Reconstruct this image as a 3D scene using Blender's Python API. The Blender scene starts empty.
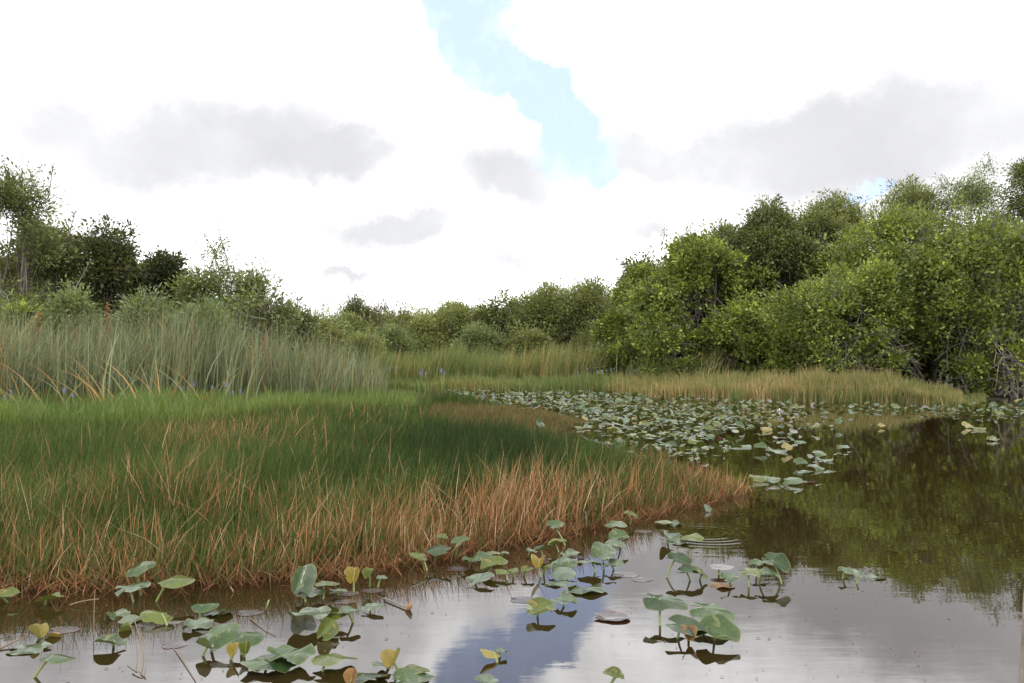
import bpy, math, random
import numpy as np
from mathutils import Matrix, Vector

random.seed(7)
rng = np.random.default_rng(7)
R = math.radians
scene = bpy.context.scene
col = scene.collection

# ------------------------------------------------------------------ camera
F_PX, HOR, CAM_H = 803.0, 362.0, 1.6
PITCH = math.atan((HOR - 341.5) / F_PX)
cam_d = bpy.data.cameras.new("camera")
cam_d.sensor_width = 36.0
cam_d.lens = 36.0 * F_PX / 1024.0
cam_d.clip_start, cam_d.clip_end = 0.05, 6000
cam = bpy.data.objects.new("camera", cam_d)
cam.location = (0, 0, CAM_H)
cam.rotation_euler = (R(90) + PITCH, 0, 0)
col.objects.link(cam)
scene.camera = cam

# ------------------------------------------------------------------ sky and sun
scene.view_settings.view_transform = 'Standard'
scene.view_settings.look = 'None'
scene.view_settings.exposure = 0.0
scene.view_settings.gamma = 1.0
scene.render.film_transparent = False
SUN_EL, SUN_AZ = R(52), R(150)        # azimuth clockwise from +Y (straight ahead)

world = bpy.data.worlds.new("World")
scene.world = world
world.use_nodes = True


class NT:
    """small helper that wires math nodes"""
    def __init__(s, tree):
        s.t = tree

    def n(s, kind, **kw):
        nd = s.t.nodes.new(kind)
        for k, v in kw.items():
            setattr(nd, k, v)
        return nd

    def put(s, sock, v):
        if isinstance(v, bpy.types.NodeSocket):
            s.t.links.new(v, sock)
        else:
            sock.default_value = v

    def m(s, op, a, b=0.0, c=None):
        nd = s.n('ShaderNodeMath', operation=op)
        s.put(nd.inputs[0], a)
        s.put(nd.inputs[1], b)
        if c is not None:
            s.put(nd.inputs[2], c)
        return nd.outputs[0]

    def smooth(s, v, lo, hi, a=0.0, b=1.0):
        nd = s.n('ShaderNodeMapRange', interpolation_type='SMOOTHSTEP')
        s.put(nd.inputs[0], v)
        for i, q in enumerate((lo, hi, a, b)):
            s.put(nd.inputs[1 + i], q)
        return nd.outputs[0]

    def noise(s, vec, scale, detail=4.0, rough=0.55, color=False):
        nd = s.n('ShaderNodeTexNoise')
        if vec is not None:
            s.put(nd.inputs['Vector'], vec)
        nd.inputs['Scale'].default_value = scale
        nd.inputs['Detail'].default_value = detail
        nd.inputs['Roughness'].default_value = rough
        return nd.outputs['Color' if color else 'Fac']

    def mix(s, fac, a, b, mode='MIX'):
        nd = s.n('ShaderNodeMix', data_type='RGBA', blend_type=mode)
        s.put(nd.inputs[0], fac)
        s.put(nd.inputs[6], a if isinstance(a, bpy.types.NodeSocket) else (*a, 1))
        s.put(nd.inputs[7], b if isinstance(b, bpy.types.NodeSocket) else (*b, 1))
        return nd.outputs[2]

    def attr(s, name):
        return s.n('ShaderNodeAttribute', attribute_name=name).outputs['Fac']

    def ramp(s, fac, stops):
        nd = s.n('ShaderNodeValToRGB')
        el = nd.color_ramp.elements
        while len(el) < len(stops):
            el.new(0.5)
        for e, (p, c) in zip(el, stops):
            e.position = p
            e.color = (*c, 1)
        s.put(nd.inputs[0], fac)
        return nd.outputs[0]


def az_el(px, py):
    u, v = (px - 512) / F_PX, (HOR - py) / F_PX
    return math.atan(u), math.atan(v / math.sqrt(1 + u * u))


def build_sky():
    t = world.node_tree
    t.nodes.clear()
    s = NT(t)
    out = s.n('ShaderNodeOutputWorld')
    d = s.n('ShaderNodeTexCoord').outputs['Generated']
    sep = s.n('ShaderNodeSeparateXYZ')
    t.links.new(d, sep.inputs[0])
    az0 = s.m('ARCTAN2', sep.outputs[0], sep.outputs[1])
    el0 = s.m('ARCSINE', sep.outputs[2])
    # cauliflower edges: the cloud shapes are warped by several octaves of noise
    w = s.n('ShaderNodeSeparateXYZ')
    t.links.new(s.noise(d, 7.0, 7.0, 0.62, True), w.inputs[0])
    az = s.m('ADD', az0, s.m('MULTIPLY', s.m('SUBTRACT', w.outputs[0], 0.5), 0.16))
    el = s.m('ADD', el0, s.m('MULTIPLY', s.m('SUBTRACT', w.outputs[1], 0.5), 0.15))

    def blob(px, py, rx, ry, rot=0.0):
        a, e = az_el(px, py)
        da, de = s.m('SUBTRACT', az, a), s.m('SUBTRACT', el, e)
        if rot:
            c, sn = math.cos(R(rot)), math.sin(R(rot))
            da, de = (s.m('ADD', s.m('MULTIPLY', da, c), s.m('MULTIPLY', de, sn)),
                      s.m('SUBTRACT', s.m('MULTIPLY', de, c), s.m('MULTIPLY', da, sn)))
        q = s.m('ADD', s.m('POWER', s.m('DIVIDE', da, rx / F_PX), 2.0), s.m('POWER', s.m('DIVIDE', de, ry / F_PX), 2.0))
        return s.m('SUBTRACT', 1.0, s.m('SQRT', q))

    def union(bl):
        r = bl[0]
        for b in bl[1:]:
            r = s.m('MAXIMUM', r, b)
        return r

    gap = union([blob(450, -40, 120, 75, -30), blob(480, 30, 80, 62, -50), blob(528, 85, 60, 46, -50),
                 blob(566, 145, 62, 44, -35), blob(600, 185, 26, 28), blob(330, -160, 170, 60, -40),
                 blob(882, 182, 34, 11, 15)])
    blue = s.smooth(gap, -0.06, 0.34)
    # far from the view: broken cloud with a few more openings
    far = s.smooth(s.noise(d, 2.3, 5.0), 0.60, 0.72)
    side = s.smooth(s.m('ABSOLUTE', az0), 0.85, 1.3)
    blue = s.m('MAXIMUM', blue, s.m('MULTIPLY', far, side))
    veil = s.smooth(s.noise(d, 13.0, 6.0, 0.65), 0.45, 0.75)

    sky = s.n('ShaderNodeTexSky', sky_type='NISHITA')
    sky.sun_disc = False
    sky.sun_elevation = SUN_EL
    sky.sun_rotation = SUN_AZ
    sky.air_density, sky.dust_density, sky.ozone_density = 1.0, 2.0, 1.5
    bg_sky = s.n('ShaderNodeBackground')
    t.links.new(sky.outputs[0], bg_sky.inputs[0])
    bg_sky.inputs[1].default_value = 0.13

    grey = union([blob(200, 143, 250, 62, 3), blob(330, 155, 110, 42), blob(830, 148, 330, 64, 6), blob(980, 122, 220, 64, 14),
                  blob(680, 165, 150, 38), blob(530, 184, 105, 40, -12), blob(395, 222, 90, 26, 10), blob(520, 255, 60, 14),
                  blob(360, 272, 40, 8), blob(640, 235, 60, 12)])
    g = s.m('MULTIPLY', s.smooth(grey, -0.65, 0.7), s.smooth(s.noise(d, 4.0, 5.0), 0.25, 0.6, 0.82, 1.0))
    shade = s.noise(d, 9.0, 6.0, 0.6)
    white = s.smooth(s.noise(d, 5.0, 7.0, 0.6), 0.34, 0.64, 1.95, 3.1)
    hot = s.smooth(blob(800, 60, 260, 70), 0.0, 1.0, 0.0, 0.4)
    white = s.m('ADD', white, hot)
    low = s.smooth(el0, 0.0, 0.28, 1.25, 0.0)          # thinner air-lit cloud towards the horizon
    white = s.m('SUBTRACT', white, s.m('MULTIPLY', low, 0.45))
    base = s.m('MULTIPLY_ADD', shade, 0.22, 0.74)
    lum = s.m('ADD', s.m('MULTIPLY', white, s.m('SUBTRACT', 1.0, g)), s.m('MULTIPLY', base, g))
    tint = s.mix(g, (1.0, 1.0, 1.0), (0.965, 0.97, 1.0))
    bg_cl = s.n('ShaderNodeBackground')
    t.links.new(tint, bg_cl.inputs[0])
    t.links.new(lum, bg_cl.inputs[1])
    # thin milky veil inside the blue gap
    bg_veil = s.n('ShaderNodeBackground')
    bg_veil.inputs[0].default_value = (0.80, 0.97, 1.38, 1)
    bg_veil.inputs[1].default_value = 1.22
    mv = s.n('ShaderNodeMixShader')
    s.put(mv.inputs[0], s.m('MULTIPLY_ADD', veil, 0.26, 0.72))
    t.links.new(bg_sky.outputs[0], mv.inputs[1])
    t.links.new(bg_veil.outputs[0], mv.inputs[2])
    mx = s.n('ShaderNodeMixShader')
    t.links.new(blue, mx.inputs[0])
    t.links.new(bg_cl.outputs[0], mx.inputs[1])
    t.links.new(mv.outputs[0], mx.inputs[2])
    t.links.new(mx.outputs[0], out.inputs[0])


build_sky()
sun_d = bpy.data.lights.new("sun", 'SUN')
sun_d.energy = 1.5
sun_d.angle = R(14)
sun_d.color = (1.0, 0.96, 0.88)
sun = bpy.data.objects.new("sun", sun_d)
dirv = Vector((math.sin(SUN_AZ) * math.cos(SUN_EL), math.cos(SUN_AZ) * math.cos(SUN_EL), math.sin(SUN_EL)))
sun.rotation_euler = dirv.to_track_quat('Z', 'Y').to_euler()
sun.location = (0, 0, 50)
col.objects.link(sun)

# ------------------------------------------------------------------ layout helpers
CP, SP = math.cos(PITCH), math.sin(PITCH)


def ray(px, py):
    u, v = (px - 512) / F_PX, (341.5 - py) / F_PX
    return np.array([u, CP - v * SP, SP + v * CP])


def G(px, py, z=0.0):
    """point at height z seen in that direction (used to lay the place out)"""
    r = ray(px, py)
    k = (z - CAM_H) / r[2]
    return float(r[0] * k), float(r[1] * k)


def X(px, Y):
    return (px - 512) / F_PX * Y


def Z(py, Y):
    return CAM_H + (HOR - py) / F_PX * Y


def tag(o, label=None, cat=None, group=None, kind=None):
    if label: o['label'] = label
    if cat: o['category'] = cat
    if group: o['group'] = group
    if kind: o['kind'] = kind
    return o


def thing(name, label, cat, loc, group=None, rz=0.0):
    o = bpy.data.objects.new(name, None)
    o.empty_display_size = 0.1
    o.location = loc
    o.rotation_euler = (0, 0, rz)
    col.objects.link(o)
    return tag(o, label, cat, group)


def hash3(i, j, k, seed):
    h = (i.astype(np.int64) * 374761393 + j.astype(np.int64) * 668265263 + k.astype(np.int64) * 2147483647 + seed * 1274126177) & 0xffffffff
    h = ((h ^ (h >> 13)) * 1274126177) & 0xffffffff
    h = h ^ (h >> 16)
    return (h & 0xffff) / 65535.0


def vnoise(p, scale, seed=0):
    q = np.asarray(p, dtype=float) * scale
    if q.shape[1] == 2:
        q = np.hstack([q, np.zeros((len(q), 1))])
    i = np.floor(q).astype(np.int64)
    f = q - i
    f = f * f * (3 - 2 * f)
    r = 0
    for a in (0, 1):
        for b in (0, 1):
            for c in (0, 1):
                wt = (f[:, 0] if a else 1 - f[:, 0]) * (f[:, 1] if b else 1 - f[:, 1]) * (f[:, 2] if c else 1 - f[:, 2])
                r = r + wt * hash3(i[:, 0] + a, i[:, 1] + b, i[:, 2] + c, seed)
    return r


def mesh_quads(name, V, Q, attrs=None, smooth=False):
    """one mesh out of numpy arrays; quads only"""
    V = np.ascontiguousarray(V, dtype=np.float32)
    Q = np.ascontiguousarray(Q, dtype=np.int32)
    me = bpy.data.meshes.new(name)
    me.vertices.add(len(V))
    me.vertices.foreach_set('co', V.ravel())
    me.loops.add(Q.size)
    me.loops.foreach_set('vertex_index', Q.ravel())
    me.polygons.add(len(Q))
    me.polygons.foreach_set('loop_start', np.arange(len(Q), dtype=np.int32) * 4)
    if smooth:
        me.polygons.foreach_set('use_smooth', np.ones(len(Q), dtype=bool))
    for k, v in (attrs or {}).items():
        a = me.attributes.new(k, 'FLOAT', 'POINT')
        a.data.foreach_set('value', np.ascontiguousarray(v, dtype=np.float32))
    me.update(calc_edges=True)
    me.validate()
    return me


def obj(name, me, mat, parent=None, loc=(0, 0, 0)):
    o = bpy.data.objects.new(name, me)
    if mat and not me.materials:
        me.materials.append(mat)
    o.location = loc
    o.parent = parent
    col.objects.link(o)
    return o


class Tubes:
    def __init__(s):
        s.V, s.Q, s.n = [], [], 0

    def add(s, path, rad, sides=6, cap=True):
        path = np.asarray(path, float)
        rad = np.broadcast_to(np.asarray(rad, float), (len(path),))
        tan = np.gradient(path, axis=0)
        tan /= np.linalg.norm(tan, axis=1)[:, None] + 1e-9
        ref = np.array([0, 0, 1.0]) if abs(tan[:, 2]).mean() < 0.8 else np.array([1.0, 0, 0])
        a = np.cross(tan, ref)
        a /= np.linalg.norm(a, axis=1)[:, None] + 1e-9
        b = np.cross(tan, a)
        th = np.linspace(0, 2 * np.pi, sides, endpoint=False)
        ring = (a[:, None, :] * np.cos(th)[None, :, None] + b[:, None, :] * np.sin(th)[None, :, None]) * rad[:, None, None]
        P = path[:, None, :] + ring
        n = len(path)
        s.V.append(P.reshape(-1, 3))
        i = np.arange(n - 1)[:, None] * sides
        k = np.arange(sides)[None, :]
        k2 = (k + 1) % sides
        q = np.stack([i + k, i + k2, i + sides + k2, i + sides + k], -1).reshape(-1, 4) + s.n
        s.Q.append(q)
        s.n += n * sides
        if cap and sides >= 4:
            for r0 in (0, (n - 1) * sides):
                c = s.n - n * sides + r0
                if sides == 4:
                    s.Q.append(np.array([[c, c + 1, c + 2, c + 3]]))
                elif sides == 6:
                    s.Q.append(np.array([[c, c + 1, c + 2, c + 3], [c, c + 3, c + 4, c + 5]]))

    def mesh(s, name, smooth=True):
        return mesh_quads(name, np.vstack(s.V), np.vstack(s.Q), None, smooth)


def curve3(p0, p1, p2, n=7):
    t = np.linspace(0, 1, n)[:, None]
    return (1 - t) ** 2 * np.asarray(p0) + 2 * t * (1 - t) * np.asarray(p1) + t * t * np.asarray(p2)


# ------------------------------------------------------------------ materials
def principled(name):
    m = bpy.data.materials.new(name)
    m.use_nodes = True
    return m, NT(m.node_tree), m.node_tree.nodes['Principled BSDF'], m.node_tree.nodes['Material Output']


def leaf_material(name, stops, trans=0.35, rough=0.5, spec=0.35, extra=None):
    """thin plant tissue: reflects and lets some light through; the tone attribute picks the colour of each leaf or blade"""
    m, s, p, out = principled(name)
    c = s.ramp(s.attr('tone'), stops)
    if extra:
        c = extra(s, c)
    s.put(p.inputs['Base Color'], c)
    p.inputs['Roughness'].default_value = rough
    p.inputs['Specular IOR Level'].default_value = spec
    tr = s.n('ShaderNodeBsdfTranslucent')
    s.put(tr.inputs[0], s.mix(1.0, c, (1.2, 1.1, 0.7), 'MULTIPLY'))
    mx = s.n('ShaderNodeMixShader')
    mx.inputs[0].default_value = trans
    s.t.links.new(p.outputs[0], mx.inputs[1])
    s.t.links.new(tr.outputs[0], mx.inputs[2])
    s.t.links.new(mx.outputs[0], out.inputs[0])
    return m


def bark_material(name, c0, c1):
    m, s, p, out = principled(name)
    tc = s.n('ShaderNodeTexCoord').outputs['Object']
    mp = s.n('ShaderNodeMapping')
    mp.inputs['Scale'].default_value = (1, 1, 0.25)
    s.t.links.new(tc, mp.inputs[0])
    nz = s.noise(mp.outputs[0], 9.0, 6.0, 0.65)
    s.put(p.inputs['Base Color'], s.ramp(nz, [(0.3, c0), (0.7, c1)]))
    p.inputs['Roughness'].default_value = 0.9
    bp = s.n('ShaderNodeBump')
    bp.inputs['Strength'].default_value = 0.6
    bp.inputs['Distance'].default_value = 0.03
    s.put(bp.inputs['Height'], nz)
    s.t.links.new(bp.outputs[0], p.inputs['Normal'])
    return m


M = {}
M['bark_grey'] = bark_material('bark_grey', (0.075, 0.064, 0.052), (0.20, 0.18, 0.15))
M['bark_dark'] = bark_material('bark_dark', (0.05, 0.04, 0.03), (0.14, 0.115, 0.09))
M['leaf_bright'] = leaf_material('leaf_bright', [(0, (0.071, 0.101, 0.027)), (0.45, (0.141, 0.180, 0.038)), (0.8, (0.224, 0.279, 0.050)), (1, (0.369, 0.432, 0.068))])
M['leaf_mid'] = leaf_material('leaf_mid', [(0, (0.061, 0.080, 0.029)), (0.5, (0.118, 0.141, 0.047)), (0.85, (0.179, 0.208, 0.067)), (1, (0.253, 0.280, 0.093))])
M['leaf_olive'] = leaf_material('leaf_olive', [(0, (0.087, 0.112, 0.035)), (0.5, (0.165, 0.194, 0.059)), (0.85, (0.243, 0.268, 0.090)), (1, (0.329, 0.343, 0.125))])
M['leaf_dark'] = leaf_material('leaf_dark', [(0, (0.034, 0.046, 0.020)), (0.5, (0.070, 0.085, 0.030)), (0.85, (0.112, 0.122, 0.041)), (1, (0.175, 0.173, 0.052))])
M['leaf_pale'] = leaf_material('leaf_pale', [(0, (0.077, 0.120, 0.039)), (0.5, (0.146, 0.190, 0.072)), (0.85, (0.215, 0.259, 0.104)), (1, (0.291, 0.323, 0.143))])
M['leaf_russet'] = leaf_material('leaf_russet', [(0, (0.060, 0.048, 0.026)), (0.5, (0.090, 0.084, 0.042)), (1, (0.156, 0.120, 0.072))])


def blade_extra(dark, reach, amount=0.8):
    """blades darken towards the foot: shade between them put into the colour"""
    def f(s, c):
        k = s.smooth(s.attr('along'), 0.0, reach, amount, 0.0)  # painted shade, strongest at the foot of each blade
        return s.mix(k, c, dark)
    return f


def rush_extra(s, c):
    """sheaths are sodden red brown at the foot, dead stems bleach towards the tip"""
    al = s.attr('along')
    dead = s.smooth(s.attr('tone'), 0.57, 0.64)
    c = s.mix(s.m('MULTIPLY', s.smooth(al, 0.5, 1.0, 0.0, 0.45), dead), c, (0.44, 0.25, 0.13))
    c = s.mix(s.smooth(al, 0.0, 0.46, 0.85, 0.0), c, (0.085, 0.036, 0.018))
    return c


M['spikerush'] = leaf_material('spikerush', [(0, (0.022, 0.036, 0.010)), (0.25, (0.045, 0.077, 0.016)), (0.45, (0.090, 0.122, 0.032)), (0.55, (0.11, 0.085, 0.036)),
                                             (0.68, (0.20, 0.085, 0.034)), (0.82, (0.35, 0.165, 0.075)), (1, (0.56, 0.42, 0.28))], 0.2, 0.6, 0.12,
                               rush_extra)
M['meadow'] = leaf_material('meadow', [(0, (0.050, 0.085, 0.020)), (0.4, (0.106, 0.156, 0.033)), (0.7, (0.188, 0.231, 0.056)), (1, (0.350, 0.300, 0.138))], 0.3, 0.5, 0.3)
M['sawgrass'] = leaf_material('sawgrass', [(0, (0.062, 0.078, 0.031)), (0.5, (0.158, 0.181, 0.096)), (0.82, (0.268, 0.304, 0.174)), (0.90, (0.192, 0.176, 0.070)), (1, (0.421, 0.206, 0.066))], 0.25, 0.5, 0.25, blade_extra((0.048, 0.044, 0.017), 0.45, 0.7))
M['far_reed'] = leaf_material('far_reed', [(0, (0.074, 0.121, 0.029)), (0.5, (0.148, 0.189, 0.058)), (0.8, (0.247, 0.252, 0.091)), (1, (0.445, 0.275, 0.117))], 0.3, 0.5, 0.35)
M['straw'] = leaf_material('straw', [(0, (0.06, 0.09, 0.02)), (0.4, (0.14, 0.155, 0.045)), (0.7, (0.26, 0.215, 0.085)), (1, (0.40, 0.29, 0.14))], 0.25, 0.6, 0.3)
M['stalk'] = leaf_material('stalk', [(0, (0.16, 0.065, 0.025)), (1, (0.28, 0.12, 0.04))], 0.1, 0.8, 0.2)
M['weed_leaf'] = leaf_material('weed_leaf', [(0, (0.05, 0.12, 0.02)), (1, (0.12, 0.21, 0.04))], 0.3, 0.4, 0.4)
M['violet'] = leaf_material('violet', [(0, (0.22, 0.20, 0.50)), (1, (0.38, 0.34, 0.68))], 0.2, 0.6, 0.3)


def pad_material(name, top, under, vein, rough=0.32, spec=0.6, blotch=None, rimcol=(0.16, 0.13, 0.04), rimw=0.35):
    """lily leaf: waxy top with a pale midrib and side veins, duller matt underside"""
    m, s, p, out = principled(name)
    u, v = s.attr('mid'), s.attr('side')
    av = s.m('ABSOLUTE', v)
    rib = s.smooth(av, 0.0, 0.045, 1.0, 0.0)
    ang = s.m('ARCTAN2', v, s.m('ADD', u, 0.25))
    side = s.smooth(s.m('ABSOLUTE', s.m('SINE', s.m('MULTIPLY', ang, 15.0))), 0.0, 0.35, 0.35, 0.0)
    fac = s.m('MAXIMUM', s.m('MULTIPLY', rib, 0.75), side)
    oi = s.n('ShaderNodeObjectInfo').outputs['Random']
    tc = s.n('ShaderNodeTexCoord').outputs['Object']
    nz = s.noise(tc, 14.0, 5.0, 0.6)
    c = s.mix(s.smooth(nz, 0.38, 0.62), top, tuple(q * 0.55 for q in top))
    c = s.mix(s.m('MULTIPLY', oi, 0.35), c, (top[0] * 1.5, top[1] * 1.25, top[2] * 0.9))
    if blotch:
        n2 = s.noise(tc, 22.0, 3.0, 0.5)
        c = s.mix(s.smooth(n2, 0.60, 0.68, 0.0, 0.8), c, blotch)
    edge = s.smooth(s.attr('rim'), 0.90, 1.0, 0.0, rimw)
    c = s.mix(edge, c, rimcol)
    c = s.mix(fac, c, vein)
    geo = s.n('ShaderNodeNewGeometry').outputs['Backfacing']
    c = s.mix(geo, c, under)
    s.put(p.inputs['Base Color'], c)
    s.put(p.inputs['Roughness'], s.m('MULTIPLY_ADD', nz, 0.2, s.m('MULTIPLY_ADD', geo, 0.25, rough - 0.1)))
    p.inputs['Specular IOR Level'].default_value = spec
    bp = s.n('ShaderNodeBump')
    bp.inputs['Strength'].default_value = 0.35
    bp.inputs['Distance'].default_value = 0.004
    s.put(bp.inputs['Height'], s.m('ADD', fac, s.m('MULTIPLY', nz, 0.6)))
    s.t.links.new(bp.outputs[0], p.inputs['Normal'])
    tr = s.n('ShaderNodeBsdfTranslucent')
    s.put(tr.inputs[0], s.mix(1.0, c, (1.5, 1.4, 0.5), 'MULTIPLY'))
    mx = s.n('ShaderNodeMixShader')
    mx.inputs[0].default_value = 0.14
    s.t.links.new(p.outputs[0], mx.inputs[1])
    s.t.links.new(tr.outputs[0], mx.inputs[2])
    s.t.links.new(mx.outputs[0], out.inputs[0])
    return m


UND = (0.055, 0.070, 0.014)
M['pad_green'] = pad_material('pad_green', (0.038, 0.072, 0.022), UND, (0.065, 0.09, 0.035), 0.17, 0.30, blotch=(0.12, 0.13, 0.05))
M['pad_deep'] = pad_material('pad_deep', (0.022, 0.045, 0.016), UND, (0.05, 0.078, 0.025), 0.17, 0.28)
M['pad_lime'] = pad_material('pad_lime', (0.070, 0.094, 0.018), (0.075, 0.088, 0.016), (0.11, 0.125, 0.032), 0.2, 0.28, blotch=(0.16, 0.12, 0.03))
M['pad_pale'] = pad_material('pad_pale', (0.058, 0.090, 0.046), UND, (0.09, 0.11, 0.07), 0.14, 0.5)  # lighter leaf colour stands in for sky sheen on floating pads
M['pad_yellow'] = pad_material('pad_yellow', (0.17, 0.135, 0.026), (0.16, 0.135, 0.028), (0.34, 0.32, 0.1), 0.45, 0.4, blotch=(0.22, 0.11, 0.03))
M['pad_purple'] = pad_material('pad_purple', (0.058, 0.050, 0.050), (0.09, 0.022, 0.018), (0.075, 0.055, 0.056), 0.12, 1.0, None, (0.11, 0.028, 0.02), 0.8)
M['pad_brown'] = pad_material('pad_brown', (0.22, 0.12, 0.05), (0.15, 0.07, 0.03), (0.26, 0.16, 0.08), 0.6, 0.3, blotch=(0.10, 0.05, 0.02))
m_, s_, p_, o_ = principled('pad_stem')
s_.put(p_.inputs['Base Color'], s_.mix(s_.noise(s_.n('ShaderNodeTexCoord').outputs['Object'], 20.0), (0.11, 0.15, 0.035), (0.17, 0.19, 0.05)))
p_.inputs['Roughness'].default_value = 0.45
M['pad_stem'] = m_


def water_material():
    m, s, p, out = principled('water')
    s.t.nodes.remove(p)
    tc = s.n('ShaderNodeTexCoord').outputs['Object']
    mp = s.n('ShaderNodeMapping')
    mp.inputs['Scale'].default_value = (0.6, 1.6, 1.0)
    s.t.links.new(tc, mp.inputs[0])
    n1 = s.noise(mp.outputs[0], 1.3, 3.0, 0.5)
    n2 = s.noise(mp.outputs[0], 7.0, 2.0, 0.5)
    # faint rings where something touched the surface
    cx, cy = G(704, 533)
    sp = s.n('ShaderNodeSeparateXYZ')
    s.t.links.new(tc, sp.inputs[0])
    r = s.m('SQRT', s.m('ADD', s.m('POWER', s.m('SUBTRACT', sp.outputs[0], cx), 2.0), s.m('POWER', s.m('SUBTRACT', sp.outputs[1], cy), 2.0)))
    ring = s.m('MULTIPLY', s.m('SINE', s.m('MULTIPLY', r, 2 * math.pi / 0.105)),
               s.m('MULTIPLY', s.smooth(r, 0.12, 0.26), s.smooth(r, 0.40, 0.72, 1.0, 0.0)))
    h = s.m('ADD', s.m('ADD', s.m('MULTIPLY', n1, 0.0014), s.m('MULTIPLY', n2, 0.0003)), s.m('MULTIPLY', ring, 0.00030))
    bp = s.n('ShaderNodeBump')
    bp.inputs['Strength'].default_value = 1.0
    bp.inputs['Distance'].default_value = 1.0
    s.put(bp.inputs['Height'], h)
    fr = s.n('ShaderNodeFresnel')
    fr.inputs['IOR'].default_value = 1.8
    s.t.links.new(bp.outputs[0], fr.inputs['Normal'])
    gl = s.n('ShaderNodeBsdfGlossy')
    gl.inputs['Roughness'].default_value = 0.004
    gl.inputs['Color'].default_value = (1, 1, 1, 1)
    s.t.links.new(bp.outputs[0], gl.inputs['Normal'])
    df = s.n('ShaderNodeBsdfDiffuse')
    murk = s.noise(tc, 0.5, 4.0)
    s.put(df.inputs['Color'], s.mix(murk, (0.014, 0.0082, 0.003), (0.019, 0.0115, 0.0045)))
    mx = s.n('ShaderNodeMixShader')
    s.t.links.new(fr.outputs[0], mx.inputs[0])
    s.t.links.new(df.outputs[0], mx.inputs[1])
    s.t.links.new(gl.outputs[0], mx.inputs[2])
    s.t.links.new(mx.outputs[0], out.inputs[0])
    return m


def ground_material():
    m, s, p, out = principled('marsh_soil')
    tc = s.n('ShaderNodeTexCoord').outputs['Object']
    n1 = s.noise(tc, 0.35, 5.0)
    n2 = s.noise(tc, 6.0, 6.0, 0.7)
    c = s.mix(s.smooth(n1, 0.35, 0.65), (0.020, 0.014, 0.008), (0.026, 0.028, 0.010))
    c = s.mix(s.smooth(n2, 0.45, 0.75), c, (0.045, 0.026, 0.013))
    s.put(p.inputs['Base Color'], c)
    p.inputs['Roughness'].default_value = 0.85
    p.inputs['Specular IOR Level'].default_value = 0.15
    bp = s.n('ShaderNodeBump')
    bp.inputs['Strength'].default_value = 0.8
    bp.inputs['Distance'].default_value = 0.05
    s.put(bp.inputs['Height'], n2)
    s.t.links.new(bp.outputs[0], p.inputs['Normal'])
    return m


M['water'] = water_material()
M['soil'] = ground_material()

# ------------------------------------------------------------------ land and water
FRONT = [(-320, 614), (-120, 604), (0, 594), (80, 591), (150, 588), (240, 584), (300, 579), (345, 575), (400, 568), (440, 560), (480, 551), (540, 541), (600, 529),
         (650, 517), (700, 505), (740, 496)]
BACK = [(756, 492), (722, 485), (680, 480), (640, 473), (590, 460), (545, 446), (556, 434), (585, 425), (562, 417), (520, 411), (480, 405), (445, 398), (425, 393)]
SHORE = [(425, 390.5), (520, 391.5), (600, 393.5), (680, 398), (780, 401.5), (900, 404), (965, 405), (1000, 401), (1024, 399), (1100, 396), (1300, 393)]
front_xy = [G(*p) for p in FRONT]
back_xy = [G(*p) for p in BACK]
shore_xy = [G(*p) for p in SHORE]
far = [(140, 52), (140, 160), (-160, 160), (-160, 4), (-8, 4.6)]
LAND = np.array(front_xy + back_xy + shore_xy + far)
FRONT_A = np.array(front_xy)


def inside(poly, P):
    x, y = P[:, 0], P[:, 1]
    r = np.zeros(len(P), bool)
    n = len(poly)
    for i in range(n):
        x0, y0 = poly[i]
        x1, y1 = poly[(i + 1) % n]
        c = ((y0 > y) != (y1 > y)) & (x < (x1 - x0) * (y - y0) / (y1 - y0 + 1e-12) + x0)
        r ^= c
    return r


def dist_line(line, P, closed=False):
    best = np.full(len(P), 1e9)
    n = len(line)
    for i in range(n if closed else n - 1):
        a, b = line[i], line[(i + 1) % n]
        d = b - a
        t = np.clip(((P - a) @ d) / (d @ d), 0, 1)
        q = P - (a + t[:, None] * d)
        best = np.minimum(best, np.hypot(q[:, 0], q[:, 1]))
    return best


def axis(vals):
    return np.array(sorted(set(np.round(vals, 4))))


gx = axis(list(np.arange(-30, 40.01, 0.35)) + [-30 - 3 * 1.28 ** k for k in range(27)] + [40 + 3 * 1.28 ** k for k in range(27)])
gy = axis(list(np.arange(2, 55.01, 0.35)) + [2 - 3 * 1.35 ** k for k in range(22)] + [55 + 3 * 1.28 ** k for k in range(27)])
GX, GY = np.meshgrid(gx, gy)
P2 = np.stack([GX.ravel(), GY.ravel()], 1)
ins = inside(LAND, P2)
dl = dist_line(LAND, P2, True)
gz = np.where(ins, np.minimum(0.05, -0.03 + dl * 0.06), -np.minimum(0.7, 0.03 + dl * 0.3))
outer = (np.abs(P2[:, 0]) > 120) | (P2[:, 1] > 120)
gz = np.where(outer, 0.05, gz)
gz = np.where(ins, gz + 0.03 * (vnoise(P2, 0.8, 3) - 0.3) * np.clip(dl, 0, 1), gz)
nx, ny = len(gx), len(gy)
ii = (np.arange(ny - 1)[:, None] * nx + np.arange(nx - 1)[None, :]).ravel()
ground = obj('ground', mesh_quads('ground', np.column_stack([P2, gz]), np.stack([ii, ii + 1, ii + 1 + nx, ii + nx], 1), None, True), M['soil'])
tag(ground, 'dark wet marsh soil under the grasses', None, None, 'structure')
wv = np.array([[-150, -60, 0], [150, -60, 0], [150, 110, 0], [-150, 110, 0]], float)
water = obj('water', mesh_quads('water', wv, np.array([[0, 1, 2, 3]])), M['water'])
tag(water, 'still dark pond water mirroring clouds and trees', None, None, 'structure')


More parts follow.
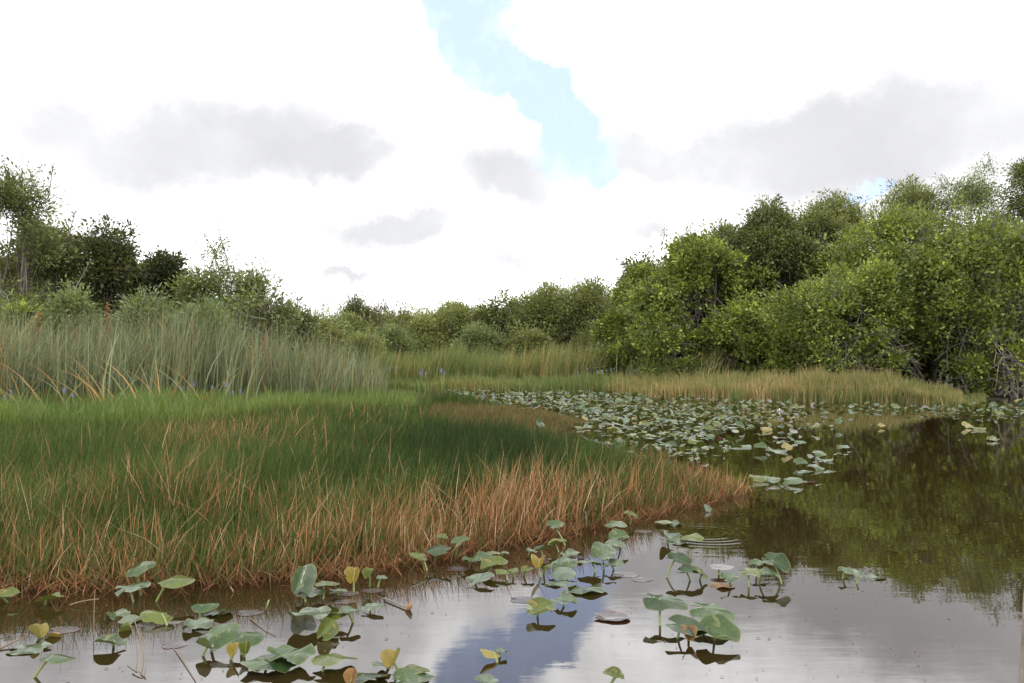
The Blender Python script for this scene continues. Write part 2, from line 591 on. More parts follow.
# ------------------------------------------------------------------ blades of grass
def blades(name, mat, P, z0, h, w, tone, lean_dir, lean, curl=2.0, face=None, seg=3, kink=None, tip=0.12):
    n = len(P)
    t = np.linspace(0, 1, seg + 1)
    ld = np.stack([np.cos(lean_dir), np.sin(lean_dir)], 1)
    fa = rng.uniform(0, np.pi, n) if face is None else face
    sd = np.stack([np.cos(fa), np.sin(fa), np.zeros(n)], 1)
    V = np.zeros((n, seg + 1, 2, 3), np.float32)
    for k, tk in enumerate(t):
        c = np.zeros((n, 3))
        bend = lean * h * tk ** curl
        c[:, :2] = P + ld * bend[:, None]
        c[:, 2] = z0 + h * tk * np.sqrt(np.clip(1 - (lean * tk ** (curl - 1)) ** 2 * 0.5, 0.1, 1))
        if kink is not None:
            c[:, :2] += kink * (h * math.sin(tk * 2.6) * 0.5)[:, None]
        wk = w * (1 - (1 - tip) * tk ** 2.2)
        V[:, k, 0] = c - sd * wk[:, None] / 2
        V[:, k, 1] = c + sd * wk[:, None] / 2
    b = (np.arange(n) * (seg + 1) * 2)[:, None]
    k = np.arange(seg)[None, :] * 2
    Q = np.stack([b + k, b + k + 1, b + k + 3, b + k + 2], -1).reshape(-1, 4)
    tt = np.repeat(tone, (seg + 1) * 2)
    al = np.tile(np.repeat(t, 2), n)
    return mesh_quads(name, V.reshape(-1, 3), Q, {'tone': tt, 'along': al})


def project(P, z):
    x, y = P[:, 0], P[:, 1]
    dz = z - CAM_H
    f = y * CP + dz * SP
    u = -y * SP + dz * CP
    return 512 + F_PX * x / f, 341.5 - F_PX * u / f


def sample_land(n, dmin, dmax, pw, xr):
    """points on the ground, closer together near the water we stand at"""
    u = rng.uniform(0, 1, n)
    e = 2 - pw
    d = (dmin ** e + u * (dmax ** e - dmin ** e)) ** (1 / e)
    a = rng.uniform(xr[0], xr[1], n)
    return np.stack([a * d, d], 1)


def ramp01(v, a, b):
    return np.clip((v - a) / (b - a), 0, 1)


# the marsh that fills the left half: spikerush, green behind, dead and orange along the water
P = sample_land(290000, 4.6, 30, 1.75, (-0.78, 0.34))
P = P[inside(LAND, P)]
s_edge = dist_line(FRONT_A, P)
s_all = dist_line(np.vstack([FRONT_A, np.array(back_xy)]), P)
px, py = project(P, np.full(len(P), 0.45))
keep = np.ones(len(P), bool)
keep &= ~((P[:, 1] > 24) & (px < 380))
keep &= s_edge > 0.30 * vnoise(P, 1.6, 17) - 0.12
clump = vnoise(P, 2.2, 11)
keep &= rng.uniform(0, 1, len(P)) < (0.55 + 0.45 * ramp01(s_all, 0.05, 0.6)) * (0.45 + 0.9 * clump)
P, s_edge, s_all, px, py, clump = [q[keep] for q in (P, s_edge, s_all, px, py, clump)]
n = len(P)
big = vnoise(P, 0.55, 5)
right = ramp01(px, 200, 480)
wdry = 0.42 + 0.16 * right + 0.5 * (vnoise(P, 1.0, 5) - 0.5)
dry = (0.30 + 0.32 * right) * (0.5 + 1.0 * vnoise(P, 1.3, 19)) * (1 - ramp01(s_edge, wdry * 0.85, wdry * 1.55))
dry += 0.16 * (1 - right) * (1 - ramp01(s_edge, 1.4, 3.0)) * ramp01(s_edge, 0.5, 1.0)      # mixed straw stems on the left
dry = np.maximum(dry, 0.45 * ramp01(px, 625, 690))                                        # the tip is all dead
brown_spit = (py > 396) & (py < 421) & (px > 385 + 60 * vnoise(P, 0.7, 21)) & (px < 640)
dry = np.where(brown_spit, 0.75, dry)
strawpatch = np.exp(-(((px - 225) / 75) ** 2 + ((py - 432) / 14) ** 2)) + 0.6 * np.exp(-(((px - 400) / 50) ** 2 + ((py - 412) / 8) ** 2))
dry = np.maximum(dry, 0.20 * strawpatch)
dry = np.maximum(dry, 0.30 * (py > 430) * ramp01(px, 500, 620) * (1 - ramp01(s_all, 0.3, 1.2)))
dry = np.maximum(dry, 0.012)
isdry = rng.uniform(0, 1, n) < dry
isdry &= ~((py > 396) & (py < 470) & (px > 380) & (px < 600) & (s_edge > 2.0) & ~brown_spit & (rng.uniform(0, 1, n) < 0.8))
g0 = np.clip(0.22 + 0.25 * (vnoise(P, 0.9, 8) - 0.5) + 0.34 * (vnoise(P, 5.0, 9) - 0.5) + rng.normal(0, 0.13, n), 0, 0.5)
lush = np.exp(-(((px - 480) / 120) ** 2 + ((py - 440) / 40) ** 2))
g0 = np.clip(g0 + 0.09 - 0.34 * lush + 0.13 * (py < 408) * (px < 430), 0, 0.5)
tone = np.where(isdry, np.clip(rng.normal(0.73, 0.13, n), 0.54, 1), g0)
tone = np.where(brown_spit & isdry, rng.uniform(0.50, 0.60, n), tone)
tone = np.where(isdry & (px > 640), np.clip(tone - 0.09, 0.52, 1), tone)
h = np.where(isdry, rng.normal(0.56, 0.14, n), rng.normal(0.52, 0.10, n))
h = np.where(s_edge > 3, h * 0.9, h)
h *= (0.68 + 0.38 * vnoise(P, 0.9, 14) + 0.26 * vnoise(P, 4.5, 15))
h *= 1 - 0.42 * ramp01(px, 610, 745)
h *= 0.50 + 0.50 * ramp01(s_all, 0.0, 1.1)
h = np.where(brown_spit, h * 0.5, h)
h = np.clip(h, 0.1, 0.95)
w = np.where(isdry, rng.uniform(0.006, 0.011, n), rng.uniform(0.005, 0.011, n)) * np.clip(P[:, 1] / 8.5, 0.85, 2.6)
ldir = rng.normal(0.15, 1.0, n) + np.where(isdry, 0, 0) + np.where(rng.uniform(0, 1, n) < 0.25, np.pi, 0)
lean = np.abs(rng.normal(0.0, np.where(isdry, 0.30, 0.24), n)) + 0.06
brk = isdry & (rng.uniform(0, 1, n) < 0.07)
lean = np.where(brk, rng.uniform(0.7, 1.0, n), np.clip(lean, 0, 0.85))
me = blades('spikerush', None, P, np.full(n, -0.01), h, w, tone, ldir, lean, 1.7)
tag(obj('spikerush', me, M['spikerush']), 'dense marsh of thin spikerush, green behind and dead orange along the water', 'grass', None, 'stuff')

# fallen and half sunken dead stems along the waterline
k = 3800
i = rng.integers(0, len(FRONT_A) - 1, k)
t = rng.uniform(0, 1, k)
B = FRONT_A[i] * (1 - t[:, None]) + FRONT_A[i + 1] * t[:, None]
B[:, 1] += rng.normal(0.10, 0.13, k)
B[:, 0] += rng.normal(0, 0.1, k)
me = blades('fallen_stems', None, B, np.full(k, 0.0), rng.uniform(0.05, 0.24, k) * rng.uniform(0.6, 1.3, k), rng.uniform(0.005, 0.009, k), np.clip(rng.normal(0.63, 0.10, k), 0.45, 1),
            rng.uniform(0, 2 * np.pi, k), rng.uniform(0.5, 1.25, k), 1.15)
tag(obj('fallen_rush', me, M['spikerush']), 'tangle of broken rusty rush stems leaning into the water along the marsh edge', 'grass', None, 'stuff')

# bright soft grass in front of the tall reeds on the left
P = sample_land(75000, 11.5, 29, 1.5, (-0.75, -0.12))
px, py = project(P, np.full(len(P), 0.4))
lim = 11.5 + 7.5 * ramp01(px, 150, 400) + 5 * vnoise(P, 0.4, 31)
keep = (P[:, 1] > lim) & (vnoise(P, 0.8, 33) > 0.22)
P = P[keep]
n = len(P)
me = blades('meadow', None, P, np.zeros(n), rng.normal(0.62, 0.12, n) * (0.7 + 0.6 * vnoise(P, 0.7, 35)), rng.uniform(0.012, 0.026, n),
            np.clip(rng.normal(0.36, 0.16, n) + 0.3 * (vnoise(P, 0.5, 36) - 0.5), 0, 0.95), rng.uniform(0, 6.28, n), np.abs(rng.normal(0.2, 0.2, n)), 1.8)
tag(obj('meadow_grass', me, M['meadow']), 'soft bright green marsh grass in front of the tall pale reeds', 'grass', None, 'stuff')

# tall pale sawgrass and cattail behind it
P = sample_land(44000, 21, 37, 1.2, (-0.80, -0.155))
px, py = project(P, np.full(len(P), 0.4))
lim = 22.0 + 4.0 * ramp01(px, 60, 360) + 2.5 * vnoise(P, 0.35, 41)
keep = (P[:, 1] > lim) & (vnoise(P, 1.1, 43) > 0.36) & (px < 372 + 26 * rng.normal(0, 1, len(P)))
P, px = P[keep], px[keep]
n = len(P)
hh = rng.normal(2.25, 0.62, n) * (0.72 + 0.5 * vnoise(P, 0.45, 45)) * (1.06 - 0.26 * ramp01(px, 190, 330) - 0.42 * ramp01(px, 325, 400))
dead = rng.uniform(0, 1, n) < 0.05
me = blades('sawgrass', None, P, np.zeros(n), np.clip(hh * 1.16, 0.7, 3.5), rng.uniform(0.015, 0.034, n), np.where(dead, rng.uniform(0.88, 1, n), np.clip(rng.normal(0.45, 0.24, n) + 0.3 * (vnoise(P, 0.5, 46) - 0.5), 0, 0.85)),
            rng.normal(0.1, 1.4, n), np.clip(np.abs(rng.normal(0.14, 0.22, n)), 0, 0.95), 2.6, None, 5)
tag(obj('sawgrass', me, M['sawgrass']), 'tall pale grey green stand of sawgrass in front of the left trees', 'reeds', None, 'stuff')

P = np.stack([rng.uniform(-17.5, -4.6, 420), rng.uniform(22, 28, 420)], 1)
P = P[(vnoise(P, 0.8, 47) > 0.62) & (P[:, 0] / P[:, 1] < -0.2)]
n = len(P)
me = blades('cattail', None, P, np.zeros(n), rng.uniform(1.5, 2.9, n) * (1 - 0.3 * ramp01(P[:, 0], -8, -4)), rng.uniform(0.03, 0.05, n), np.clip(rng.normal(0.48, 0.16, n), 0, 0.8), rng.normal(0.1, 1.3, n), np.abs(rng.normal(0.25, 0.25, n)).clip(0, 0.9), 2.4, None, 6)
tag(obj('cattail_reeds', me, M['sawgrass']), 'broader pale cattail leaves standing among the sawgrass', 'reeds', None, 'stuff')

# orange bent cattail leaves at its foot
ob = []
for cx_, cy_, m_n in ((28, 402, 9), (60, 408, 12), (118, 404, 16), (147, 396, 12), (165, 400, 7), (84, 402, 8), (12, 399, 8), (98, 398, 6), (205, 396, 5)):
    y0 = 20.5 + random.uniform(-0.8, 1.0)
    x0 = X(cx_, y0)
    for _ in range((m_n + 1) // 2 + 1):
        ob.append((x0 + random.gauss(0, 0.35), y0 + random.gauss(0, 0.3)))
P = np.array(ob)
n = len(P)
me = blades('bent', None, P, np.zeros(n), rng.uniform(1.2, 2.0, n), rng.uniform(0.028, 0.048, n), np.where(rng.uniform(0, 1, n) < 0.68, rng.uniform(0.90, 1, n), rng.uniform(0.3, 0.6, n)),
            np.where(rng.uniform(0, 1, n) < 0.8, np.pi, 0) + rng.normal(0, 0.4, n), rng.uniform(0.35, 0.95, n), 2.1, None, 6)
tag(obj('cattail_leaves', me, M['sawgrass']), 'arching orange dying cattail leaves in front of the pale sawgrass', 'reeds', None, 'stuff')

# reeds and grass on the far bank
P = np.stack([rng.uniform(-9, 12.0, 26000), rng.uniform(46.8, 54, 26000)], 1)
px, py = project(P, np.zeros(len(P)))
keep = (vnoise(P, 0.7, 51) > 0.25) & (px > 345) & (px < 700)
P, px = P[keep], px[keep]
n = len(P)
me = blades('reeds', None, P, np.zeros(n), np.clip(rng.normal(2.0, 0.45, n) * (0.65 + 0.6 * vnoise(P, 0.5, 53)), 0.5, 2.9), rng.uniform(0.02, 0.045, n),
            np.clip(rng.normal(0.48, 0.25, n) + 0.35 * (vnoise(P, 0.35, 55) - 0.5) + 0.15 * ramp01(px, 500, 600), 0, 1), rng.normal(0.0, 0.7, n), np.clip(np.abs(rng.normal(0.15, 0.17, n)), 0, 0.8), 2.3, None, 4)
tag(obj('far_reeds', me, M['far_reed']), 'yellow green reed belt along the far bank below the willows', 'reeds', None, 'stuff')

SH = np.array(shore_xy)


def bank_grass(name, mat, label, x0, x1, depth, count, hgt, tmean, tsd, wd, seedn, bt=(1, 1)):
    px_ = x0 + (x1 - x0) * rng.beta(*bt, count)
    ys = np.interp(px_, [p[0] for p in SHORE], [p[1] for p in SHORE])
    Yb = np.array([G(a, b)[1] for a, b in zip(px_, ys)])
    Y_ = Yb + rng.uniform(0.0, 1.0, count) ** 1.3 * depth + 0.6 * (vnoise(np.stack([px_ / 20, px_ * 0], 1), 1.0, seedn) - 0.2)
    P = np.stack([(px_ - 512) / F_PX * Y_, Y_], 1)
    k = vnoise(P, 1.1, seedn) > 0.15
    P, Yb, px_ = P[k], Yb[k], px_[k]
    n = len(P)
    e = np.clip((P[:, 1] - Yb) / 1.2, 0.25, 1) * (0.7 + 0.6 * vnoise(np.stack([px_ / 9, px_ * 0], 1), 1.0, seedn + 5))
    me = blades(name, None, P, np.full(n, -0.02), np.clip(rng.normal(hgt, hgt * 0.2, n) * (0.7 + 0.55 * vnoise(P, 0.6, seedn + 1)) * (0.6 + 0.4 * e) * (1 - 0.72 * ramp01(px_, 880, 970)), 0.1, 2), rng.uniform(wd * 0.6, wd * 1.4, n),
                np.clip(rng.normal(tmean, tsd, n) + 0.5 * (vnoise(P, 0.3, seedn + 2) - 0.5) + 0.12 * (1 - e), 0, 1), rng.uniform(0, 6.28, n), np.abs(rng.normal(0.15, 0.16, n)), 2.0)
    return tag(obj(name, me, mat), label, 'grass', None, 'stuff')


bank_grass('bank_grass', M['far_reed'], 'fresh green grass strip on the far bank behind the lily pads', 340, 800, 6.5, 34000, 0.72, 0.46, 0.24, 0.028, 61, (1.0, 1.5))
bank_grass('straw_grass', M['straw'], 'straw coloured grass strip along the far bank on the right', 560, 962, 7.0, 36000, 0.92, 0.58, 0.25, 0.026, 71, (2.2, 1.15))
bank_grass('shade_grass', M['straw'], 'low dark green grass at the foot of the large right thicket', 800, 985, 5.0, 6000, 0.8, 0.15, 0.12, 0.03, 76)
P = np.array([(X(705 + random.gauss(0, 9), 42.5), 42.5 + random.gauss(0, 0.5)) for _ in range(170)] + [(X(640 + random.gauss(0, 10), 44.5), 44.5 + random.gauss(0, 0.5)) for _ in range(70)])
n = len(P)
me = blades('tuft', None, P, np.zeros(n), rng.normal(2.0, 0.35, n), rng.uniform(0.03, 0.055, n), rng.uniform(0.5, 0.95, n), rng.normal(0.0, 0.5, n), np.clip(rng.normal(0.35, 0.2, n), 0.05, 0.9), 2.2, None, 5)
tag(obj('tall_grass_tuft', me, M['far_reed']), 'taller yellowish grass tufts in front of the right thicket', 'grass', None, 'stuff')


# ------------------------------------------------------------------ trees
def leaf_quads(C, axis_, nrm, L, W):
    side = np.cross(nrm, axis_)
    side /= np.linalg.norm(side, axis=1)[:, None] + 1e-9
    n = len(C)
    V = np.zeros((n, 4, 3))
    up = np.cross(axis_, side)
    V[:, 0] = C
    V[:, 1] = C + axis_ * (L * 0.55)[:, None] + side * (W / 2)[:, None] + up * (W * 0.15)[:, None]
    V[:, 2] = C + axis_ * L[:, None]
    V[:, 3] = C + axis_ * (L * 0.55)[:, None] - side * (W / 2)[:, None] + up * (W * 0.15)[:, None]
    return V


KIND = {  # material, leaf length, leaf width, leaves per sprig, sprig radius, leaf area over silhouette area, bark
    'broad': ('leaf_bright', 0.19, 0.095, 9, 0.17, 4.6, 'bark_grey'),
    'mid': ('leaf_mid', 0.18, 0.085, 9, 0.18, 4.4, 'bark_grey'),
    'willow': ('leaf_olive', 0.19, 0.055, 10, 0.24, 2.9, 'bark_grey'),
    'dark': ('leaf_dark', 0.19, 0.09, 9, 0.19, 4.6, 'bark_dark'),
    'pale': ('leaf_pale', 0.17, 0.05, 11, 0.20, 4.0, 'bark_grey'),
    'airy': ('leaf_pale', 0.15, 0.05, 8, 0.20, 1.3, 'bark_grey'),
    'airydark': ('leaf_mid', 0.16, 0.065, 8, 0.20, 1.7, 'bark_grey'),
    'russet': ('leaf_russet', 0.16, 0.065, 8, 0.20, 1.3, 'bark_dark'),
}
tree_no = [0]


def tree(name, label, cat, px, ytop, hw, Y, kind, bottom=0.25, lobes=18, stems=3, shoots=14, group=None, dens=1.0, bare=0, bias=0.0, depth=0.85, flat=1.0, bark2=None):
    tree_no[0] += 1
    r_ = np.random.default_rng(1000 + tree_no[0])
    mat, LL, LW, K, SR, SK, bark = KIND[kind]
    x0 = X(px, Y)
    top = Z(ytop, Y)
    W = hw * Y / F_PX
    zb = bottom * top
    H = top - zb
    cz = zb + H * 0.46
    root = thing(name, label, cat, (x0, Y, 0.0), group)
    # envelope of lobes
    ce, ra = [], []
    lr = min(W, H * 0.6) * 0.42
    lobes = max(lobes, int(9 * H / W))
    for k in range(lobes):
        d = r_.normal(0, 1, 3)
        d /= np.linalg.norm(d)
        rr = 0.50 + 0.48 * r_.uniform()
        sc = 1.0 - 0.35 * max(0, d[2])           # narrower towards the top
        c = np.array([d[0] * W * rr * sc, d[1] * W * depth * rr * sc, 0])
        ra.append(lr * r_.uniform(0.35, 1.05))
        c[2] = cz + d[2] * (H * 0.52 - ra[-1] * 0.8) * (0.6 + 0.4 * r_.uniform()) / max(0.35, abs(d[2]) ** 0.5)
        c[2] = min(c[2], top - ra[-1] * 0.9)
        ce.append(c)
    for f, q in ((0.0, 0.85), (0.35, 0.95), (0.7, 1.0), (1.05, 1.0)):
        ra.append(lr * q)
        ce.append(np.array([r_.normal(0, 0.08 + 0.22 * f) * W, r_.normal(0, 0.2) * W, top - lr * (0.8 + f * 1.1)]))
    ce, ra = np.array(ce), np.array(ra)
    sk = int(SK * dens * np.pi * W * H * 0.5 / (LL * LW * 0.5) / K / {'broad': 0.46, 'mid': 0.5}.get(kind, 0.55))
    li = r_.choice(len(ra), sk, p=ra ** 2 / sum(ra ** 2))
    d = r_.normal(0, 1, (sk, 3))
    d[:, 2] += 0.25
    d /= np.linalg.norm(d, axis=1)[:, None]
    rad = ra[li] * (0.62 + 0.42 * r_.uniform(0, 1, sk) ** 0.6)
    C = ce[li] + d * rad[:, None] * np.array([1, 1, 0.85 * flat])
    # leafy sprays that reach out past the lobes, a row of sprigs along each
    ns = int(sk * 0.035) + 6
    lj = r_.choice(len(ra), ns, p=ra ** 2 / sum(ra ** 2))
    ds = r_.normal(0, 1, (ns, 3)) + np.array([0, 0, 0.55])
    ds /= np.linalg.norm(ds, axis=1)[:, None]
    ln = r_.uniform(0.25, 0.75, ns)
    spray = Tubes()
    for k in range(ns):
        if ds[k, 2] > 0.15:
            q0 = ce[lj[k]] + ds[k] * ra[lj[k]] * 0.5
            q1 = ce[lj[k]] + ds[k] * (ra[lj[k]] * 0.9 + ln[k])
            spray.add(np.array([q0, (q0 + q1) / 2 + r_.normal(0, 0.04, 3), q1]), np.array([0.028, 0.02, 0.010]), 3)
    for f in np.linspace(0.0, 1.0, 5):
        C = np.vstack([C, ce[lj] + ds * (ra[lj] * 0.9 + ln * f)[:, None] + r_.normal(0, 0.06, (ns, 3))])
        d = np.vstack([d, ds])
    # drop what lies deep inside, open gaps with noise
    q = (C - np.array([0, 0, cz])) / np.array([W, W * depth, H * 0.52])
    rq = np.linalg.norm(q, axis=1)
    gapn = 0.62 * vnoise(C + x0, 0.8, tree_no[0]) + 0.38 * vnoise(C + x0, 2.1, tree_no[0] + 50)
    keep = (rq > 0.40) & (gapn > {'broad': 0.45, 'mid': 0.42, 'airy': 0.44, 'airydark': 0.44, 'russet': 0.42}.get(kind, 0.36)) & (C[:, 2] > 0.15)
    C, d = C[keep], d[keep]
    # thin shoots standing out of the top
    tb = Tubes()
    sx = []
    for k in range(int(shoots * 1.6)):
        j = r_.integers(len(C))
        if C[j, 2] < cz + 0.12 * H:
            continue
        g = np.array([r_.normal(0, 0.35), r_.normal(0, 0.35), 1.0])
        Ls = r_.uniform(0.3, 0.9)
        e = C[j] + g * Ls
        tb.add(curve3(C[j] - g * 0.5, C[j], e, 4), np.linspace(0.028, 0.012, 4), 3)
        for f in np.linspace(0.35, 1.0, 5):
            sx.append(C[j] + g * Ls * f)
    nC = len(C)
    K_arr = np.full(nC, K)
    idx = np.repeat(np.arange(nC), K_arr)
    Lc = C[idx] + r_.normal(0, SR, (len(idx), 3)) * np.array([1, 1, 0.7])
    out = Lc - C[idx]
    ax = out / (np.linalg.norm(out, axis=1)[:, None] + 1e-9) + d[idx] * 0.5 + np.array([0, 0, 0.15]) + r_.normal(0, 0.35, (len(idx), 3))
    tone_c = np.clip(r_.normal(0.46, 0.25, nC) + 0.55 * (vnoise(C + x0, 1.1, 77) - 0.5) + bias, 0, 1)
    tone = np.clip(tone_c[idx] + r_.normal(0, 0.10, len(idx)), 0, 1)
    if sx:
        sx = np.array(sx)
        si = np.repeat(np.arange(len(sx)), 3)
        Lc = np.vstack([Lc, sx[si] + r_.normal(0, 0.05, (len(si), 3))])
        ax = np.vstack([ax, r_.normal(0, 1, (len(si), 3)) + np.array([0, 0, 0.3])])
        tone = np.concatenate([tone, np.clip(r_.normal(0.4, 0.2, len(si)), 0, 1)])
    ax /= np.linalg.norm(ax, axis=1)[:, None] + 1e-9
    nr = r_.normal(0, 0.6, ax.shape) + np.array([0, -0.15, 0.9])
    ssz = np.concatenate([r_.uniform(0.6, 1.35, nC)[idx], np.ones(len(Lc) - len(idx))])
    Ls = LL * ssz * r_.uniform(0.7, 1.25, len(Lc)) * (1 + max(0, Y - 42) / 90)
    V = leaf_quads(Lc, ax, nr, Ls, Ls * (LW / LL) * r_.uniform(0.8, 1.25, len(Lc)))
    m = len(Lc)
    crown = obj('crown', mesh_quads('crown', V.reshape(-1, 3), np.arange(m * 4).reshape(m, 4), {'tone': np.repeat(tone, 4)}), M[mat], root)
    # trunk, limbs and outer branches
    tr = Tubes()
    tips = []
    for k in range(stems):
        b0 = np.array([r_.normal(0, 0.16 * W), r_.normal(0, 0.16 * W), -0.15])
        a = r_.uniform(0, 6.28)
        e = np.array([math.cos(a) * W * r_.uniform(0.1, 0.45), math.sin(a) * W * 0.35, cz + H * r_.uniform(0.05, 0.32)])
        mid = b0 * 0.5 + e * 0.5 + r_.normal(0, 0.18 * W, 3) * np.array([1, 1, 0.3])
        path = curve3(b0, mid, e, 9) + r_.normal(0, 0.03, (9, 3))
        tr.add(path, np.linspace(max(0.05, 0.012 * top), 0.02, 9), 6)
        tips.append(path)
    nb = min(90, int(14 + 9 * W * H ** 0.5 / 3)) + bare
    for k in range(nb):
        pth = tips[r_.integers(len(tips))]
        o0 = pth[r_.integers(2, 8)]
        if k < bare:
            a = r_.uniform(-2.9, -0.25)
            tgt = np.array([math.cos(a) * W * 0.9, math.sin(a) * W * depth * 0.9, r_.uniform(0.3, cz)])
        else:
            tgt = C[r_.integers(nC)]
        mid = (o0 + tgt) / 2 + np.array([r_.normal(0, 0.15 * W), r_.normal(0, 0.15 * W), r_.uniform(-0.05, 0.16) * H])
        path = curve3(o0, mid, tgt, 6) + r_.normal(0, 0.025, (6, 3))
        tr.add(path, np.linspace(r_.uniform(0.025, 0.045), 0.008, 6), 4, False)
    for qq, vv in zip(spray.Q, spray.V):
        tr.Q.append(qq + tr.n)
        tr.V.append(vv)
    tr.n += spray.n
    tr.V += tb.V
    tr.Q += [qq + tr.n for qq in tb.Q]
    tr.n += tb.n
    obj('trunk', tr.mesh('trunk'), M[bark2 or bark], root)
    return root


# right bank thicket, from the water's edge backwards
tree('thicket_tree', 'broad bushy yellow green tree at the open end of the right thicket', 'tree', 690, 238, 78, 45.5, 'broad', 0.06, 30, 5, 40, None, 1.0, 10, 0.04)
tree('thicket_tree', 'darker twiggy tree with thin bare shoots in a notch of the right thicket', 'tree', 772, 206, 52, 46.0, 'mid', 0.06, 22, 4, 70, None, 0.95, 14, -0.06)
tree('mangrove_bush', 'low bright leaved bush with splayed bare stems in front of the right thicket', 'bush', 848, 262, 78, 39.0, 'broad', 0.09, 26, 7, 16, None, 0.95, 60, 0.0)
tree('mangrove_tree', 'large dome shaped light green tree leading the right thicket', 'tree', 905, 208, 100, 41.5, 'broad', 0.10, 34, 6, 26, None, 1.0, 16, 0.02)
tree('mangrove_tree', 'large overhanging tree above dark water with tangled bare branches', 'tree', 1000, 212, 88, 38.0, 'broad', 0.22, 30, 8, 16, None, 0.95, 120, -0.04)
tree('mangrove_tree', 'tall bright tree cut by the right edge of the photo', 'tree', 1080, 190, 90, 38.5, 'broad', 0.2, 28, 5, 16, None, 0.95, 30, 0.0)
tree('mangrove_bush', 'small dark bush low between two trees of the right thicket', 'bush', 752, 318, 40, 44.5, 'dark', 0.03, 14, 4, 6, None, 1.1, 8, 0.1)
tree('willow_tree', 'pale olive round willow crown behind the twiggy tree', 'tree', 838, 194, 44, 54.0, 'willow', 0.3, 20, 3, 30, None, 0.62)
tree('willow_tree', 'olive willow crown rising second behind the large dome tree', 'tree', 912, 180, 48, 54.0, 'willow', 0.3, 20, 3, 30, None, 0.62)
tree('willow_tree', 'open airy willow crown with sky showing through above the thicket', 'tree', 978, 166, 42, 52.0, 'airy', 0.3, 18, 3, 26, None, 1.2)
tree('willow_tree', 'dark sparse tree top tallest at the right edge of the photo', 'tree', 1032, 156, 32, 50.0, 'airydark', 0.3, 14, 3, 24, None, 1.2)
tree('inner_tree', 'shaded tree deep inside the right thicket between front crowns', 'tree', 735, 236, 60, 52.0, 'dark', 0.05, 20, 3, 12, None, 1.0)  # inner trees: the thicket's shade is put into their dark leaf colour
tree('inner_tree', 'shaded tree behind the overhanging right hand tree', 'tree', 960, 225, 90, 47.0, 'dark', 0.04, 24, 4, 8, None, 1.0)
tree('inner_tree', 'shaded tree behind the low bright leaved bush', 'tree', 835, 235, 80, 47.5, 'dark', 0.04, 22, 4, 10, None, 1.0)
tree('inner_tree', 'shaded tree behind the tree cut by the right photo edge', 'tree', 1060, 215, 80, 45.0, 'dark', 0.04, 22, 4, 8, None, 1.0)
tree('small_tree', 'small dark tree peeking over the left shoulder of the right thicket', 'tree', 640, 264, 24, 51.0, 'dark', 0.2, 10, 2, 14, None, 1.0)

tree('thicket_tree', 'leafy green tree filling the slope left of the twiggy tree', 'tree', 738, 226, 42, 48.0, 'mid', 0.06, 24, 4, 50, None, 0.95, 6, 0.08)
tree('thicket_tree', 'twig topped green tree between the twiggy tree and the large dome tree', 'tree', 818, 207, 44, 48.5, 'mid', 0.06, 24, 4, 50, None, 0.9, 6, 0.1)
tree('thicket_tree', 'smaller leafy tree on the low left end of the right thicket', 'tree', 646, 270, 38, 47.0, 'broad', 0.04, 24, 4, 30, None, 1.0, 6, 0.02)
tree('thicket_bush', 'low leafy bush at the foot of the broad yellow green tree', 'bush', 668, 322, 36, 44.0, 'broad', 0.03, 18, 5, 12, None, 1.0, 6, 0.0)
tree('thicket_bush', 'low leafy bush standing under the notch of the right thicket', 'bush', 722, 318, 42, 43.5, 'broad', 0.03, 20, 5, 14, None, 1.0, 6, -0.04)
tree('thicket_bush', 'low bright bush left of the bush with splayed bare stems', 'bush', 792, 312, 38, 41.5, 'broad', 0.03, 18, 5, 12, None, 1.0, 10, 0.06)
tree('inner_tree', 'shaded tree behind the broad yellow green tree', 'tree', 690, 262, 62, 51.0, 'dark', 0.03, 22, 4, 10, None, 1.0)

tree('inner_bush', 'dark bush low under the overhanging right hand tree', 'bush', 915, 330, 50, 43.5, 'dark', 0.02, 18, 4, 4, None, 1.2)  # dark leaves again paint the shade under the crowns
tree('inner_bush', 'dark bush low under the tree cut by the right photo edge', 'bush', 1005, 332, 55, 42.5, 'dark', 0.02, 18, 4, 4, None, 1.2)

tree('overhang_bush', 'leafy bush hanging low over the water at the right photo edge', 'bush', 1012, 335, 34, 35.5, 'broad', 0.08, 18, 5, 8, None, 0.8, 30, -0.05)
tree('overhang_bush', 'small leafy bush at the right end of the straw coloured grass', 'bush', 968, 352, 24, 36.5, 'broad', 0.05, 14, 4, 6, None, 0.8, 16, -0.08)

# willows across the far bank
W_ = 'willow'
tree('willow_tree', 'grey green willow with pale bare limbs beside the right thicket', 'tree', 588, 281, 44, 55.0, W_, 0.05, 20, 4, 16, None, 1.0, 16)
tree('willow_tree', 'round crowned olive willow, highest on the far bank', 'tree', 548, 284, 42, 57.0, W_, 0.05, 20, 4, 16, None, 1.0, 8)
tree('willow_tree', 'wispy willow with thin top twigs left of the round crowned willow', 'tree', 505, 297, 36, 58.0, 'mid', 0.05, 16, 4, 30, None, 1.0, 6, 0.1)
tree('willow_tree', 'low spreading yellow green willow in the middle of the far bank', 'tree', 462, 308, 38, 58.0, W_, 0.05, 18, 4, 16, None, 1.0, 6, 0.1)
tree('willow_bush', 'rounded light green willow bush in front of the far bank willows', 'bush', 478, 326, 26, 54.0, 'pale', 0.04, 12, 3, 8, None, 1.0)
tree('willow_bush', 'small pale green willow bush beside the dark gap on the far bank', 'bush', 425, 318, 30, 57.0, W_, 0.04, 14, 3, 12, None, 1.0, 4, 0.12)
tree('willow_bush', 'low bush at the left end of the far bank willows', 'bush', 392, 330, 24, 54.0, 'pale', 0.04, 12, 3, 8, None, 1.0)
